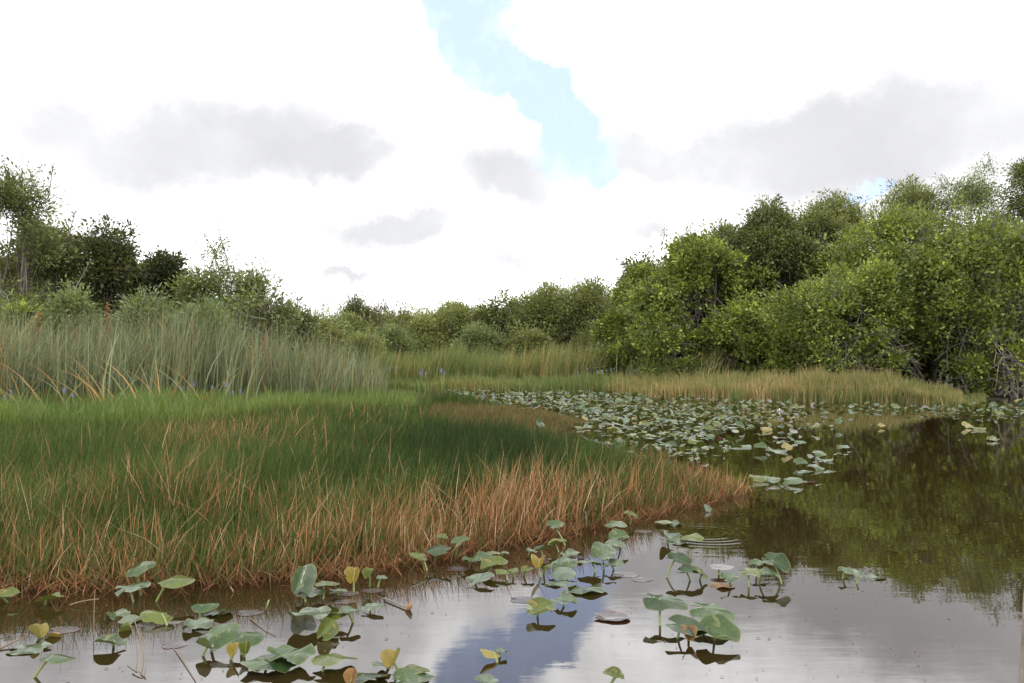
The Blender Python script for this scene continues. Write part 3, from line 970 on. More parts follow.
tree('thin_tree', 'thin leggy tree with reddish sparse leaves above the far reeds', 'tree', 384, 302, 20, 60.0, 'russet', 0.25, 10, 3, 16, None, 1.3)
tree('thin_tree', 'small upright tree with open dark crown above the far reeds', 'tree', 355, 300, 20, 60.0, 'airydark', 0.3, 10, 2, 16, None, 1.6)
tree('willow_bush', 'pale bush between the left trees and the thin leggy tree', 'bush', 335, 322, 30, 56.0, 'pale', 0.05, 14, 3, 10, None, 1.0)
tree('willow_bush', 'low greyish bush behind the right end of the sawgrass', 'bush', 365, 334, 26, 50.0, 'willow', 0.05, 12, 3, 8, None, 1.0)
tree('willow_bush', 'leafy yellow green bush at the foot of the right thicket', 'bush', 618, 312, 34, 49.5, 'broad', 0.03, 16, 4, 12, None, 1.0)
tree('willow_bush', 'dim bush under the round crowned willow', 'bush', 530, 330, 32, 53.5, W_, 0.03, 14, 3, 8, None, 1.0)
for px_, yt in ((620, 300), (572, 302), (530, 306), (486, 314), (444, 320), (408, 324), (372, 326), (330, 330), (300, 330), (270, 320)):
    tree('backing_tree', 'dim tree of the back row half hidden behind the far bank willows', 'tree', px_, yt, 38, 68.0, W_, 0.02, 16, 3, 6, 'back row of trees behind the far bank willows', 0.9)

tree('willow_bush', 'pale willow bush closing the gap right of the left trees', 'bush', 322, 320, 26, 47.0, 'willow', 0.05, 14, 3, 16, None, 1.1, 4, 0.08)
tree('willow_bush', 'olive willow bush filling in below the thin leggy tree', 'bush', 408, 312, 30, 60.0, 'willow', 0.05, 16, 3, 18, None, 1.1, 4, 0.08)
tree('willow_tree', 'broad pale willow rising toward the middle of the far bank', 'tree', 448, 303, 36, 61.0, 'willow', 0.05, 18, 3, 20, None, 1.1, 6, 0.05)
tree('willow_bush', 'soft olive bush directly under the small upright tree', 'bush', 346, 316, 32, 58.0, 'willow', 0.05, 16, 3, 16, None, 1.1, 4, 0.06)
tree('willow_bush', 'soft green bush behind the thin leggy tree', 'bush', 382, 313, 32, 63.0, 'willow', 0.05, 16, 3, 16, None, 1.1, 4, 0.06)
# left bank
tree('bank_tree', 'green tree filling in behind the tall airy tree at the far left', 'tree', 36, 222, 38, 38.0, 'mid', 0.05, 20, 4, 30, None, 1.0, 4, 0.08)
tree('bank_tree', 'green tree between the dense dark tree and the near black tree', 'tree', 142, 262, 28, 40.0, 'mid', 0.05, 16, 3, 24, None, 1.0, 4, 0.05)
tree('willow_tree', 'olive willow at the right foot of the see through willow', 'tree', 246, 274, 28, 38.5, 'willow', 0.05, 14, 3, 20, None, 1.2, 4)
tree('bank_tree', 'tall airy tree with fine leaves at the left edge of the photo', 'tree', 12, 172, 44, 34.0, 'airydark', 0.05, 34, 4, 34, None, 1.9, 10, bark2='bark_dark')
tree('bank_tree', 'off edge tree at the far left behind the sawgrass', 'tree', -60, 185, 60, 36.0, 'mid', 0.05, 22, 4, 20, None, 1.0)
tree('bank_tree', 'leafy mid green tree right beside the tall airy tree', 'tree', 55, 232, 40, 36.5, 'mid', 0.08, 18, 4, 30, None, 1.0, 8)
tree('bank_tree', 'dense dark round tree over the left sawgrass', 'tree', 108, 226, 38, 37.5, 'dark', 0.06, 20, 4, 16, None, 1.1, 6, 0.12)
tree('bank_tree', 'small near black tree in the gap of the left trees', 'tree', 170, 254, 24, 38.5, 'dark', 0.08, 14, 3, 16, None, 1.1, 4, -0.15)
tree('willow_tree', 'tall see through pale willow above the left bushes', 'tree', 224, 242, 30, 37.0, 'airy', 0.10, 16, 3, 30, None, 1.1, 6)
tree('willow_tree', 'lower olive willow between the near black tree and pale willow', 'tree', 197, 272, 24, 36.0, 'willow', 0.08, 12, 3, 16, None, 1.0)
tree('bank_bush', 'dark leafy bush sloping down to the right end of the left trees', 'bush', 262, 290, 40, 34.0, 'mid', 0.05, 20, 4, 26, None, 1.1, 6, -0.05)
tree('bank_bush', 'small ragged bush at the right end of the left trees', 'bush', 300, 310, 26, 36.0, 'mid', 0.05, 12, 3, 18, None, 1.0)
tree('bank_bush', 'pale feathery bush in front of the dense dark tree', 'bush', 74, 292, 26, 30.5, 'pale', 0.06, 12, 3, 10, None, 1.1)
tree('bank_bush', 'wide yellowish bush above the middle of the sawgrass', 'bush', 148, 297, 40, 30.5, 'pale', 0.06, 18, 4, 14, None, 1.1, 0, -0.05)
tree('bank_bush', 'light green bush below the see through willow', 'bush', 206, 304, 36, 30.5, 'pale', 0.06, 16, 4, 12, None, 1.1, 0, -0.1)
tree('bank_bush', 'bright bush at the left edge of the photo behind the reeds', 'bush', 12, 292, 34, 30.5, 'broad', 0.06, 16, 4, 12, None, 1.0)
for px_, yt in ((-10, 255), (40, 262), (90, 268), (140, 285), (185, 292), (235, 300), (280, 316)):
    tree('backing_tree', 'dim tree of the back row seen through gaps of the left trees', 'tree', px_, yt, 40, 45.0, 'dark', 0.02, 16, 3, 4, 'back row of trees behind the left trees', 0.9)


# ------------------------------------------------------------------ lily pads
def pad_mesh(name, a, fold=0.15, curl=0.0, droop=0.05, wave=0.02, seed=0, round_=False, rings=5, na=30, roll=0.0):
    """heart shaped leaf; the stalk joins at the origin, the midrib runs along +X; a = half length scale in metres"""
    r_ = np.random.default_rng(seed)
    th = np.linspace(-np.pi, np.pi, na + 1)[:-1] + np.pi / na
    cut = 0.30 if not round_ else 0.12
    ph = r_.uniform(0, 6.28, 3)
    if round_:
        rr = np.full(na, 0.80)
        sy = 1.0
    else:
        rr = 1.0 - 0.44 * (np.abs(th) / np.pi) ** 0.95
        sy = 0.78
    rr = rr * (1 + 0.03 * np.sin(3 * th + ph[0]) + 0.02 * np.sin(7 * th + ph[1]))
    for _ in range(r_.integers(0, 4)):                    # nibbled and torn places
        t0 = r_.uniform(-2.6, 2.6)
        rr = rr * (1 - r_.uniform(0.05, 0.22) * np.exp(-((th - t0) / r_.uniform(0.10, 0.22)) ** 2))
    notch = np.clip((np.pi - np.abs(th)) / cut, 0, 1)
    notch = notch * notch * (3 - 2 * notch)
    rr = rr * (0.18 + 0.82 * notch)
    rim = np.linspace(0, 1, rings + 1)[1:]
    V, U, S, RM = [[0, 0, 0]], [0], [0], [0]
    for f in rim:
        for t_, q in zip(th, rr):
            x, y = q * f * math.cos(t_), q * f * math.sin(t_) * sy
            z = fold * abs(y) ** 1.15 - droop * x * x + curl * f ** 3 * (1 if True else 0)
            z += 0.05 * f * math.sin(t_ * 2 + ph[1]) * (wave > 0.02) + wave * f * f * math.sin(3 * t_ + ph[2]) + wave * 0.7 * f ** 3 * math.sin(6 * t_ + ph[0])
            if roll:                                     # one edge rolled up and over
                k = max(0, y * (1 if roll > 0 else -1) - 0.18)
                z += k * abs(roll) * 1.2
                y -= k * 0.55 * (1 if roll > 0 else -1)
            V.append([x * a, y * a, z * a])
            U.append(q * f * math.cos(t_)); S.append(q * f * math.sin(t_)); RM.append(f)
    Q = []
    for k in range(0, na, 2):
        Q.append([0, 1 + k, 1 + (k + 1) % na, 1 + (k + 2) % na])
    for i_ in range(rings - 1):
        b0, b1 = 1 + i_ * na, 1 + (i_ + 1) * na
        for k in range(na):
            k2 = (k + 1) % na
            Q.append([b0 + k, b1 + k, b1 + k2, b0 + k2])
    return mesh_quads(name, np.array(V), np.array(Q), {'mid': U, 'side': S, 'rim': RM}, True)


GRP = 'lily pads of the near water'
STYLE = {  # fold, curl, droop, wave, roll
    'flat': (0.10, 0.0, 0.05, 0.035, 0.0), 'sag': (-0.18, 0.0, 0.14, 0.05, 0.0), 'vee': (0.50, 0.0, 0.10, 0.05, 0.0), 'disc': (0.0, 0.0, 0.0, 0.003, 0.0),
    'dish': (0.08, 0.07, 0.0, 0.02, 0.0), 'wavy': (0.12, 0.02, 0.12, 0.11, 0.0), 'roll': (0.2, 0.0, 0.08, 0.04, 1.0),
    'shut': (1.5, 0.1, 0.1, 0.04, 0.0), 'tent': (-0.35, 0.0, 0.15, 0.03, 0.0)}
pad_no = [0]


def pad(px, py, wpx, h, yaw, pitch, roll, style, mat, label, stem=None, round_=False):
    """px, py, wpx: where the leaf lies and how wide it looks; h: height of its middle above the water"""
    pad_no[0] += 1
    x, y = G(px, py, h)
    width = wpx * y / F_PX
    ya = R(yaw)
    ln, wd = 1.58, 1.22
    vis = math.sqrt((ln * math.cos(ya) * math.cos(R(pitch))) ** 2 + (wd * math.sin(ya)) ** 2)
    a = width / vis
    roll *= 0.62
    if style == 'shut':
        wpx *= 0.8
    Rm = Matrix.Rotation(ya, 4, 'Z') @ Matrix.Rotation(-R(pitch), 4, 'Y') @ Matrix.Rotation(R(roll), 4, 'X')
    org = Vector((x, y, h)) - Rm @ Vector((0.22 * a, 0, 0))
    f, c, dr, wv_, rl = STYLE[style]
    if style == 'flat' and h > 0.045:
        f, dr, wv_ = random.uniform(0.18, 0.34), random.uniform(0.05, 0.16), random.uniform(0.03, 0.07)
    me = pad_mesh('leaf_blade', a, f, c, dr, wv_, pad_no[0], round_, roll=rl)
    # never under the water: lift the whole leaf if a corner dips too far
    co = np.empty(len(me.vertices) * 3, np.float32)
    me.vertices.foreach_get('co', co)
    co = co.reshape(-1, 3)
    zs = (np.array(Rm.to_3x3()) @ co.T)[2]
    lowest = org.z + np.percentile(zs, 12 if h > 0.02 else 55)
    if lowest < 0.004 or h <= 0.02:
        org.z += (0.004 if h > 0.01 else 0.0022) - lowest
    root = thing('lily_pad', label, 'lily pad', (org.x, org.y, 0.0), GRP)
    lf = obj('leaf_blade', me, M[mat], root)
    lf.matrix_local = Matrix.Translation((0, 0, org.z)) @ Rm
    sx, sy = stem if stem else (random.uniform(-0.05, 0.05), random.uniform(-0.03, 0.06))
    tb = Tubes()
    if org.z > 0.02:
        tb.add(curve3((sx, sy, -0.06), (sx * 0.55, sy * 0.55, org.z * 0.55), (0, 0, org.z - 0.002), 7), np.linspace(0.0085, 0.0065, 7), 6)
    else:
        tb.add(curve3((sx, sy, -0.10), (sx * 0.5, sy * 0.5, -0.03), (0, 0, org.z - 0.002), 5), np.linspace(0.007, 0.006, 5), 6)
    obj('stem', tb.mesh('stem'), M['pad_stem'], root)
    return root


PADS = [
    # --- left corner
    (6, 596, 24, 0.05, 20, 15, 20, 'vee', 'pad_lime', 'small yellow green folded pad at the left photo edge against the marsh'),
    (50, 599, 26, 0.04, 10, 10, -12, 'vee', 'pad_lime', 'small dull green folded pad touching the dead rushes on the left'),
    (140, 567, 27, 0.20, 15, 18, 30, 'sag', 'pad_green', 'upper raised green pad of the trio standing in the left rushes', (0.02, 0.05)),
    (133, 585, 33, 0.11, 12, 12, 14, 'sag', 'pad_pale', 'pale lower pad of the trio standing in the left rushes', (0.05, 0.0)),
    (177, 578, 36, 0.15, 6, 4, 12, 'tent', 'pad_lime', 'light green winged pad on a slanting stalk before the left rushes', (-0.12, -0.02)),
    (118, 613, 24, 0.02, 120, 8, 8, 'vee', 'pad_green', 'grey green pad lying under the trio at the left marsh edge'),
    (131, 618, 22, 0.02, 60, 6, 6, 'flat', 'pad_pale', 'pale silvery pad half under a grey green pad on the left'),
    (126, 627, 13, 0.02, 200, -25, 0, 'shut', 'pad_lime', 'tiny dark folded leaf tip below the pale silvery pad'),
    (157, 613, 32, 0.06, 190, 10, -20, 'tent', 'pad_lime', 'yellow green hooded pad with its stalk bent down to the right', (0.08, -0.07)),
    (206, 604, 27, 0.09, 5, 2, 12, 'tent', 'pad_green', 'grey green pad bowed over a thick stalk near the left rushes', (-0.01, -0.03)),
    (219, 610, 27, 0.03, 8, 6, -10, 'sag', 'pad_deep', 'long dark green pad lying just right of a bowed pad'),
    (198, 624, 29, 0.03, 15, 6, 12, 'wavy', 'pad_pale', 'crumpled white looking pad above the large grey green pair'),
    (174, 644, 26, 0.008, 0, 0, 0, 'disc', 'pad_purple', 'small oval mauve pad floating flat beside the large grey green pair'),
    (222, 632, 34, 0.10, 40, 20, 30, 'sag', 'pad_green', 'large upright left pad of the grey green pair on the left'),
    (247, 635, 36, 0.09, 15, 4, 16, 'tent', 'pad_green', 'large bowed right pad of the grey green pair on the left', (0.02, -0.06)),
    (205, 646, 24, 0.05, 150, 10, 20, 'roll', 'pad_pale', 'pale pad curled up below the large grey green pair'),
    (236, 650, 12, 0.05, 80, 50, 0, 'shut', 'pad_yellow', 'round yellow leaf bud hanging under the large bowed pad'),
    (246, 648, 11, 0.05, 100, 50, 0, 'shut', 'pad_lime', 'small green leaf bud under the large bowed pad'),
    (34, 634, 17, 0.03, 170, 30, 10, 'shut', 'pad_yellow', 'curled mustard coloured dying leaf by the mauve pad on the left'),
    (64, 629, 30, 0.008, 5, 0, 0, 'disc', 'pad_purple', 'mauve round pad floating with a yellowed edge at the left'),
    (55, 633, 18, 0.02, 10, -8, -25, 'vee', 'pad_yellow', 'rusty yellow torn pad lapping over the mauve pad at left'),
    (30, 647, 40, 0.015, 12, 3, 3, 'flat', 'pad_pale', 'long pale green pad lying flat in the left corner'),
    (58, 655, 36, 0.10, -8, 2, -6, 'tent', 'pad_green', 'green tented pad on a stalk slanting left in the left corner', (-0.10, -0.05)),
    (109, 643, 32, 0.03, 170, 10, 14, 'vee', 'pad_green', 'broad soft green pad with a dark raised tip left of centre'),
    (250, 612, 26, 0.006, 4, 0, 0, 'disc', 'pad_purple', 'ragged lilac pad floating below the left rushes'),
    # --- bottom cluster left of the middle
    (258, 661, 34, 0.05, 190, 4, -8, 'sag', 'pad_pale', 'pale pad leading the long dark chain at the bottom edge'),
    (292, 654, 50, 0.06, 5, 3, 8, 'wavy', 'pad_green', 'large wavy grey green pad in the middle of the bottom chain', (-0.02, -0.07)),
    (272, 659, 50, 0.05, 185, 3, -14, 'sag', 'pad_deep', 'dark undersided pad slung below the large wavy pad'),
    (335, 656, 46, 0.06, 4, 3, -8, 'sag', 'pad_lime', 'long narrow pad at the right end of the bottom chain', (-0.03, -0.07)),
    (313, 613, 48, 0.08, 200, 6, 14, 'wavy', 'pad_pale', 'wide crumpled silvery pad crowning the middle stalk cluster', (0.02, -0.02)),
    (334, 611, 30, 0.08, 10, 4, 6, 'tent', 'pad_lime', 'yellow green pad bent over a tall thin stalk', (0.015, -0.06)),
    (350, 611, 22, 0.08, 5, 4, 6, 'flat', 'pad_pale', 'silvery tongue of a pad right of the bent yellow green pad'),
    (304, 579, 26, 0.14, 70, 55, 30, 'roll', 'pad_pale', 'pale twisted leaf standing upright at the dead rush edge'),
    (311, 592, 30, 0.05, 10, 4, 6, 'wavy', 'pad_pale', 'pale wrinkled pad at the foot of the twisted upright leaf'),
    (328, 581, 25, 0.11, -10, 2, -6, 'tent', 'pad_lime', 'bright green hooded pad beside the twisted upright leaf', (0.0, -0.05)),
    (338, 591, 18, 0.03, 10, 2, 6, 'flat', 'pad_pale', 'small pale pad under the bright green hooded pad'),
    (354, 576, 15, 0.10, 90, 50, 0, 'shut', 'pad_yellow', 'cream yellow cupped leaf against the dead rushes'),
    (371, 575, 11, 0.09, 60, 40, 0, 'shut', 'pad_lime', 'small olive cupped leaf right of the cream yellow one'),
    (382, 578, 11, 0.06, 20, 10, 25, 'flat', 'pad_pale', 'tiny pale round leaf held up by the rush edge'),
    (349, 593, 22, 0.006, 5, 0, 0, 'disc', 'pad_purple', 'dark red flat pad under the cream yellow cupped leaf'),
    (373, 590, 22, 0.006, 0, 0, 0, 'disc', 'pad_purple', 'wine red flat pad nearest to the tiny pale round leaf'),
    (346, 601, 22, 0.006, 0, 0, 0, 'disc', 'pad_purple', 'dull maroon pad below the two red pads by the rushes'),
    (328, 630, 22, 0.04, 60, 30, 40, 'roll', 'pad_lime', 'rolled yellow green leaf hanging below the silvery crumpled pad'),
    (373, 607, 23, 0.03, -25, 4, 10, 'flat', 'pad_pale', 'single pale spoon shaped pad in open water by the dry bud'),
    (396, 660, 18, 0.06, 70, 40, -20, 'shut', 'pad_yellow', 'pale yellow upright cupped leaf near the bottom edge'),
    (381, 664, 22, 0.03, 170, 6, 6, 'wavy', 'pad_pale', 'torn white edged pad left of the yellow cupped leaf'),
    (352, 676, 13, 0.05, 90, 60, 0, 'shut', 'pad_brown', 'tan withered bud leaf at the bottom of the chain'),
    (369, 674, 40, 0.04, 12, 6, -14, 'sag', 'pad_deep', 'dark pad tipped away beside the tan withered bud'),
    (413, 678, 44, 0.03, 10, 3, 10, 'flat', 'pad_green', 'large smooth grey green pad cut by the bottom edge'),
    (413, 668, 36, 0.04, 0, 4, -10, 'sag', 'pad_lime', 'narrow green pad just behind the large smooth bottom pad'),
    (490, 651, 20, 0.05, 200, 20, -18, 'tent', 'pad_yellow', 'yellow green hooded pad alone near the bottom middle', (0.04, -0.05)),
    (501, 651, 13, 0.03, 0, 0, 4, 'wavy', 'pad_pale', 'tiny white torn pad touching the lone yellow green hood'),
    (490, 680, 34, 0.012, -5, 0, 2, 'flat', 'pad_pale', 'pale flat pad half cut by the bottom edge near the middle'),
    (613, 675, 22, 0.05, 160, 14, -12, 'vee', 'pad_lime', 'lime green folded pad alone at the bottom edge right of middle'),
    # --- rush edge in the middle
    (438, 548, 27, 0.13, -28, 5, 18, 'sag', 'pad_deep', 'deep green wavy edged pad largest of the four in the middle rushes'),
    (442, 537, 13, 0.17, 15, 5, 25, 'flat', 'pad_lime', 'little oval pad on top of the four in the middle rushes'),
    (462, 541, 20, 0.14, 35, 15, 14, 'flat', 'pad_green', 'pointed grey green pad rightmost of the four in the rushes'),
    (419, 554, 18, 0.12, 200, 20, -30, 'tent', 'pad_lime', 'bright fan like leaf leftmost of the four in the rushes', (0.06, -0.04)),
    (459, 568, 26, 0.006, 2, 0, 0, 'disc', 'pad_purple', 'flat silver mauve oval pad below the four in the rushes'),
    (477, 559, 31, 0.05, 14, 10, 10, 'wavy', 'pad_green', 'ribbon like green pad arching at the middle marsh edge'),
    (494, 551, 18, 0.07, 5, 0, -4, 'tent', 'pad_lime', 'light green hooded pad at the middle marsh edge'),
    (505, 553, 10, 0.04, 5, 0, 5, 'flat', 'pad_pale', 'tiny pale disc leaf right of the light green hood'),
    (495, 565, 28, 0.06, 24, 14, 8, 'vee', 'pad_lime', 'slim green pad slanting up to the right by the marsh edge'),
    (481, 578, 28, 0.04, 22, 12, 12, 'flat', 'pad_pale', 'pale slanting pad with a dark mirrored belly'),
    (503, 570, 15, 0.06, 160, 8, -12, 'tent', 'pad_lime', 'left wing of a yellow green split leaf on a bent stalk', (0.03, -0.06)),
    (513, 569, 12, 0.06, 40, 14, 10, 'tent', 'pad_lime', 'right wing of a yellow green split leaf'),
    (528, 570, 14, 0.05, 30, 10, 10, 'vee', 'pad_lime', 'small upright lime leaf left of the yellow hood cluster'),
    (539, 564, 14, 0.08, 80, 30, 0, 'shut', 'pad_yellow', 'yellow folded leaf in the middle of the pad cluster', (0.02, -0.06)),
    (547, 565, 12, 0.08, 30, 20, 5, 'tent', 'pad_lime', 'small olive leaf beside the yellow folded leaf'),
    (532, 551, 13, 0.03, 0, 0, 5, 'wavy', 'pad_pale', 'small bright white pad at the start of the dark chain'),
    (543, 549, 17, 0.06, 10, 8, -10, 'vee', 'pad_deep', 'dark green pad middle of the chain under the marsh tip'),
    (558, 543, 20, 0.07, 14, 8, -8, 'vee', 'pad_lime', 'green pad upper end of the chain under the marsh tip', (0.04, -0.02)),
    (556, 525, 18, 0.16, 20, 10, 35, 'flat', 'pad_green', 'round pad held high on a slanting stalk against the rushes', (0.12, -0.08)),
    (573, 554, 24, 0.03, 6, 2, 8, 'wavy', 'pad_pale', 'bright pale pad lying across the middle of the cluster'),
    (564, 562, 29, 0.08, 20, 10, 22, 'sag', 'pad_green', 'large glossy pad tilted up in the middle cluster', (0.03, 0.0)),
    (564, 572, 26, 0.06, 28, 10, 24, 'sag', 'pad_pale', 'pale pad tucked below the large glossy tilted pad'),
    (589, 563, 25, 0.06, 170, 5, 14, 'flat', 'pad_green', 'smooth pad between the glossy pad and the tall round pad', (0.03, -0.05)),
    (604, 552, 26, 0.12, 60, 15, 35, 'flat', 'pad_green', 'tall round pad with a notched top, centre of the cluster', (0.01, -0.05)),
    (614, 564, 22, 0.05, 10, 4, 12, 'flat', 'pad_pale', 'pale pad half hidden under the tall round pad'),
    (558, 583, 25, 0.012, 5, 2, 4, 'flat', 'pad_pale', 'flat pale grey pad at the lower left of the cluster'),
    (588, 587, 40, 0.03, 5, 4, -12, 'sag', 'pad_deep', 'dark undersided pad lying below the middle cluster'),
    (620, 537, 22, 0.10, 30, 10, 32, 'vee', 'pad_green', 'notched round pad upper of the pair right of the rushes'),
    (614, 544, 22, 0.07, -20, 4, 22, 'flat', 'pad_pale', 'pale lower pad of the pair right of the rushes'),
    (616, 523, 25, 0.09, 5, 2, 10, 'sag', 'pad_green', 'long low pad raised in front of the orange rushes', (0.0, -0.03)),
    (644, 531, 19, 0.006, 0, 0, 0, 'disc', 'pad_purple', 'flat pinkish pad alone before the orange rushes'),
    (630, 515, 13, 0.09, 170, 20, -20, 'vee', 'pad_lime', 'small yellowish leaf in the dead rushes above the pinkish pad'),
    (664, 520, 22, 0.05, 175, 4, 8, 'tent', 'pad_lime', 'low green pad beside the ripple rings on the far side'),
    (676, 523, 20, 0.02, 0, 0, 4, 'wavy', 'pad_pale', 'white glinting pad beside the low green pad at the rings'),
    (668, 537, 21, 0.06, 100, 8, 22, 'vee', 'pad_green', 'grey green notched pad left inside the ripple rings'),
    (681, 542, 20, 0.015, 0, 0, 3, 'flat', 'pad_pale', 'pale sliver of pad between the two pads at the rings'),
    (692, 536, 22, 0.06, -25, 4, 18, 'sag', 'pad_lime', 'bright green oval pad right inside the ripple rings'),
    (626, 574, 28, 0.006, 3, 0, 0, 'disc', 'pad_purple', 'reddish rimmed pad awash at the cluster right end'),
    (642, 579, 22, 0.005, -4, 0, 0, 'disc', 'pad_purple', 'sunken grey pad with a thin red rim, barely above water'),
    (525, 599, 29, 0.006, -6, 0, 0, 'disc', 'pad_purple', 'single pale mauve pad flat on the blue reflection'),
    (542, 609, 30, 0.05, 35, 14, 26, 'vee', 'pad_lime', 'yellow green pad with a raised tip beside the blue reflection'),
    (565, 600, 27, 0.04, -25, 4, 18, 'wavy', 'pad_pale', 'ragged pale pad leaning on the yellow green raised pad'),
    (613, 616, 36, 0.015, -8, 0, 3, 'dish', 'pad_purple', 'copper rimmed dished pad alone on the grey reflection'),
    # --- right clusters
    (679, 560, 25, 0.12, -30, -8, 18, 'flat', 'pad_deep', 'dark slanting top pad of the small stalked cluster', (-0.10, -0.06)),
    (690, 572, 26, 0.07, -20, 0, 14, 'flat', 'pad_deep', 'dark under pad of the small stalked cluster'),
    (701, 571, 17, 0.07, 110, 25, 40, 'sag', 'pad_lime', 'lime green upright leaf of the small stalked cluster'),
    (666, 600, 44, 0.13, -20, -4, 20, 'sag', 'pad_deep', 'big fan shaped pad on a long bare stalk right of middle', (-0.02, -0.12)),
    (713, 609, 46, 0.10, -12, -4, 14, 'sag', 'pad_green', 'big pale ended pad right of the fan shaped pad', (-0.05, -0.05)),
    (687, 627, 40, 0.07, -25, -6, 24, 'flat', 'pad_deep', 'big dark pad below the fan shaped pad', (-0.03, 0.0)),
    (719, 633, 42, 0.06, -35, -4, 28, 'vee', 'pad_green', 'big notched pad lowest of the four right of middle'),
    (688, 634, 15, 0.04, 90, 40, 0, 'shut', 'pad_brown', 'withered tan leaf clinging under the big dark pad'),
    (722, 567, 24, 0.05, -6, 0, 5, 'disc', 'pad_purple', 'purplish thin pad at the left of the right cluster', (-0.01, -0.05)),
    (730, 577, 20, 0.07, 30, 8, 28, 'flat', 'pad_green', 'round green pad at the left of the right cluster'),
    (724, 585, 26, 0.012, 4, 0, 0, 'flat', 'pad_brown', 'brown half sunken pad below the right cluster'),
    (752, 571, 25, 0.10, -18, 0, 12, 'sag', 'pad_lime', 'yellow green arched pad in the middle of the right cluster', (-0.02, -0.08)),
    (767, 574, 24, 0.08, -20, 0, 14, 'flat', 'pad_pale', 'pale pad under the arched pad of the right cluster'),
    (758, 563, 18, 0.08, 10, 6, 10, 'flat', 'pad_green', 'grey pad behind the arched pad of the right cluster'),
    (776, 562, 26, 0.14, -45, -14, 34, 'flat', 'pad_deep', 'tall leaf leaning right at the end of the right cluster', (0.05, -0.10)),
    (848, 571, 18, 0.06, -30, -4, 16, 'flat', 'pad_green', 'dark slanting pad of the small group in open right water', (-0.03, 0.0)),
    (858, 574, 12, 0.06, 70, 20, 25, 'vee', 'pad_pale', 'small upright pale leaf of the group in open right water'),
    (876, 577, 20, 0.008, 0, 0, 2, 'flat', 'pad_pale', 'flat silver pad of the group in open right water'),
]
for p in PADS:
    pad(*p)

# pads off the marsh tip and over the far channel: cloned from a few leaf shapes
PROTO = {}
for nm, mt in (('green', 'pad_green'), ('deep', 'pad_deep'), ('lime', 'pad_lime'), ('pale', 'pad_pale'), ('yellow', 'pad_yellow'), ('purple', 'pad_purple')):
    PROTO[nm] = []
    for k, st in enumerate(('flat', 'sag', 'vee', 'wavy', 'dish')):
        f, c, dr, wv_, rl = STYLE[st]
        me = pad_mesh('lily_leaf', 1.0, f, c, dr, wv_, 300 + k + 7 * len(PROTO), rings=3, na=18)
        me.materials.append(M[mt])
        PROTO[nm].append(me)


def small_pad(x, y, h, a, yaw, pitch, roll, kind, style, label, group):
    o = bpy.data.objects.new('lily_pad', PROTO[kind][style])
    o.matrix_world = Matrix.Translation((x, y, h)) @ Matrix.Rotation(yaw, 4, 'Z') @ Matrix.Rotation(-pitch, 4, 'Y') @ Matrix.Rotation(roll, 4, 'X') @ Matrix.Scale(a, 4)
    col.objects.link(o)
    return tag(o, label, 'lily pad', group)


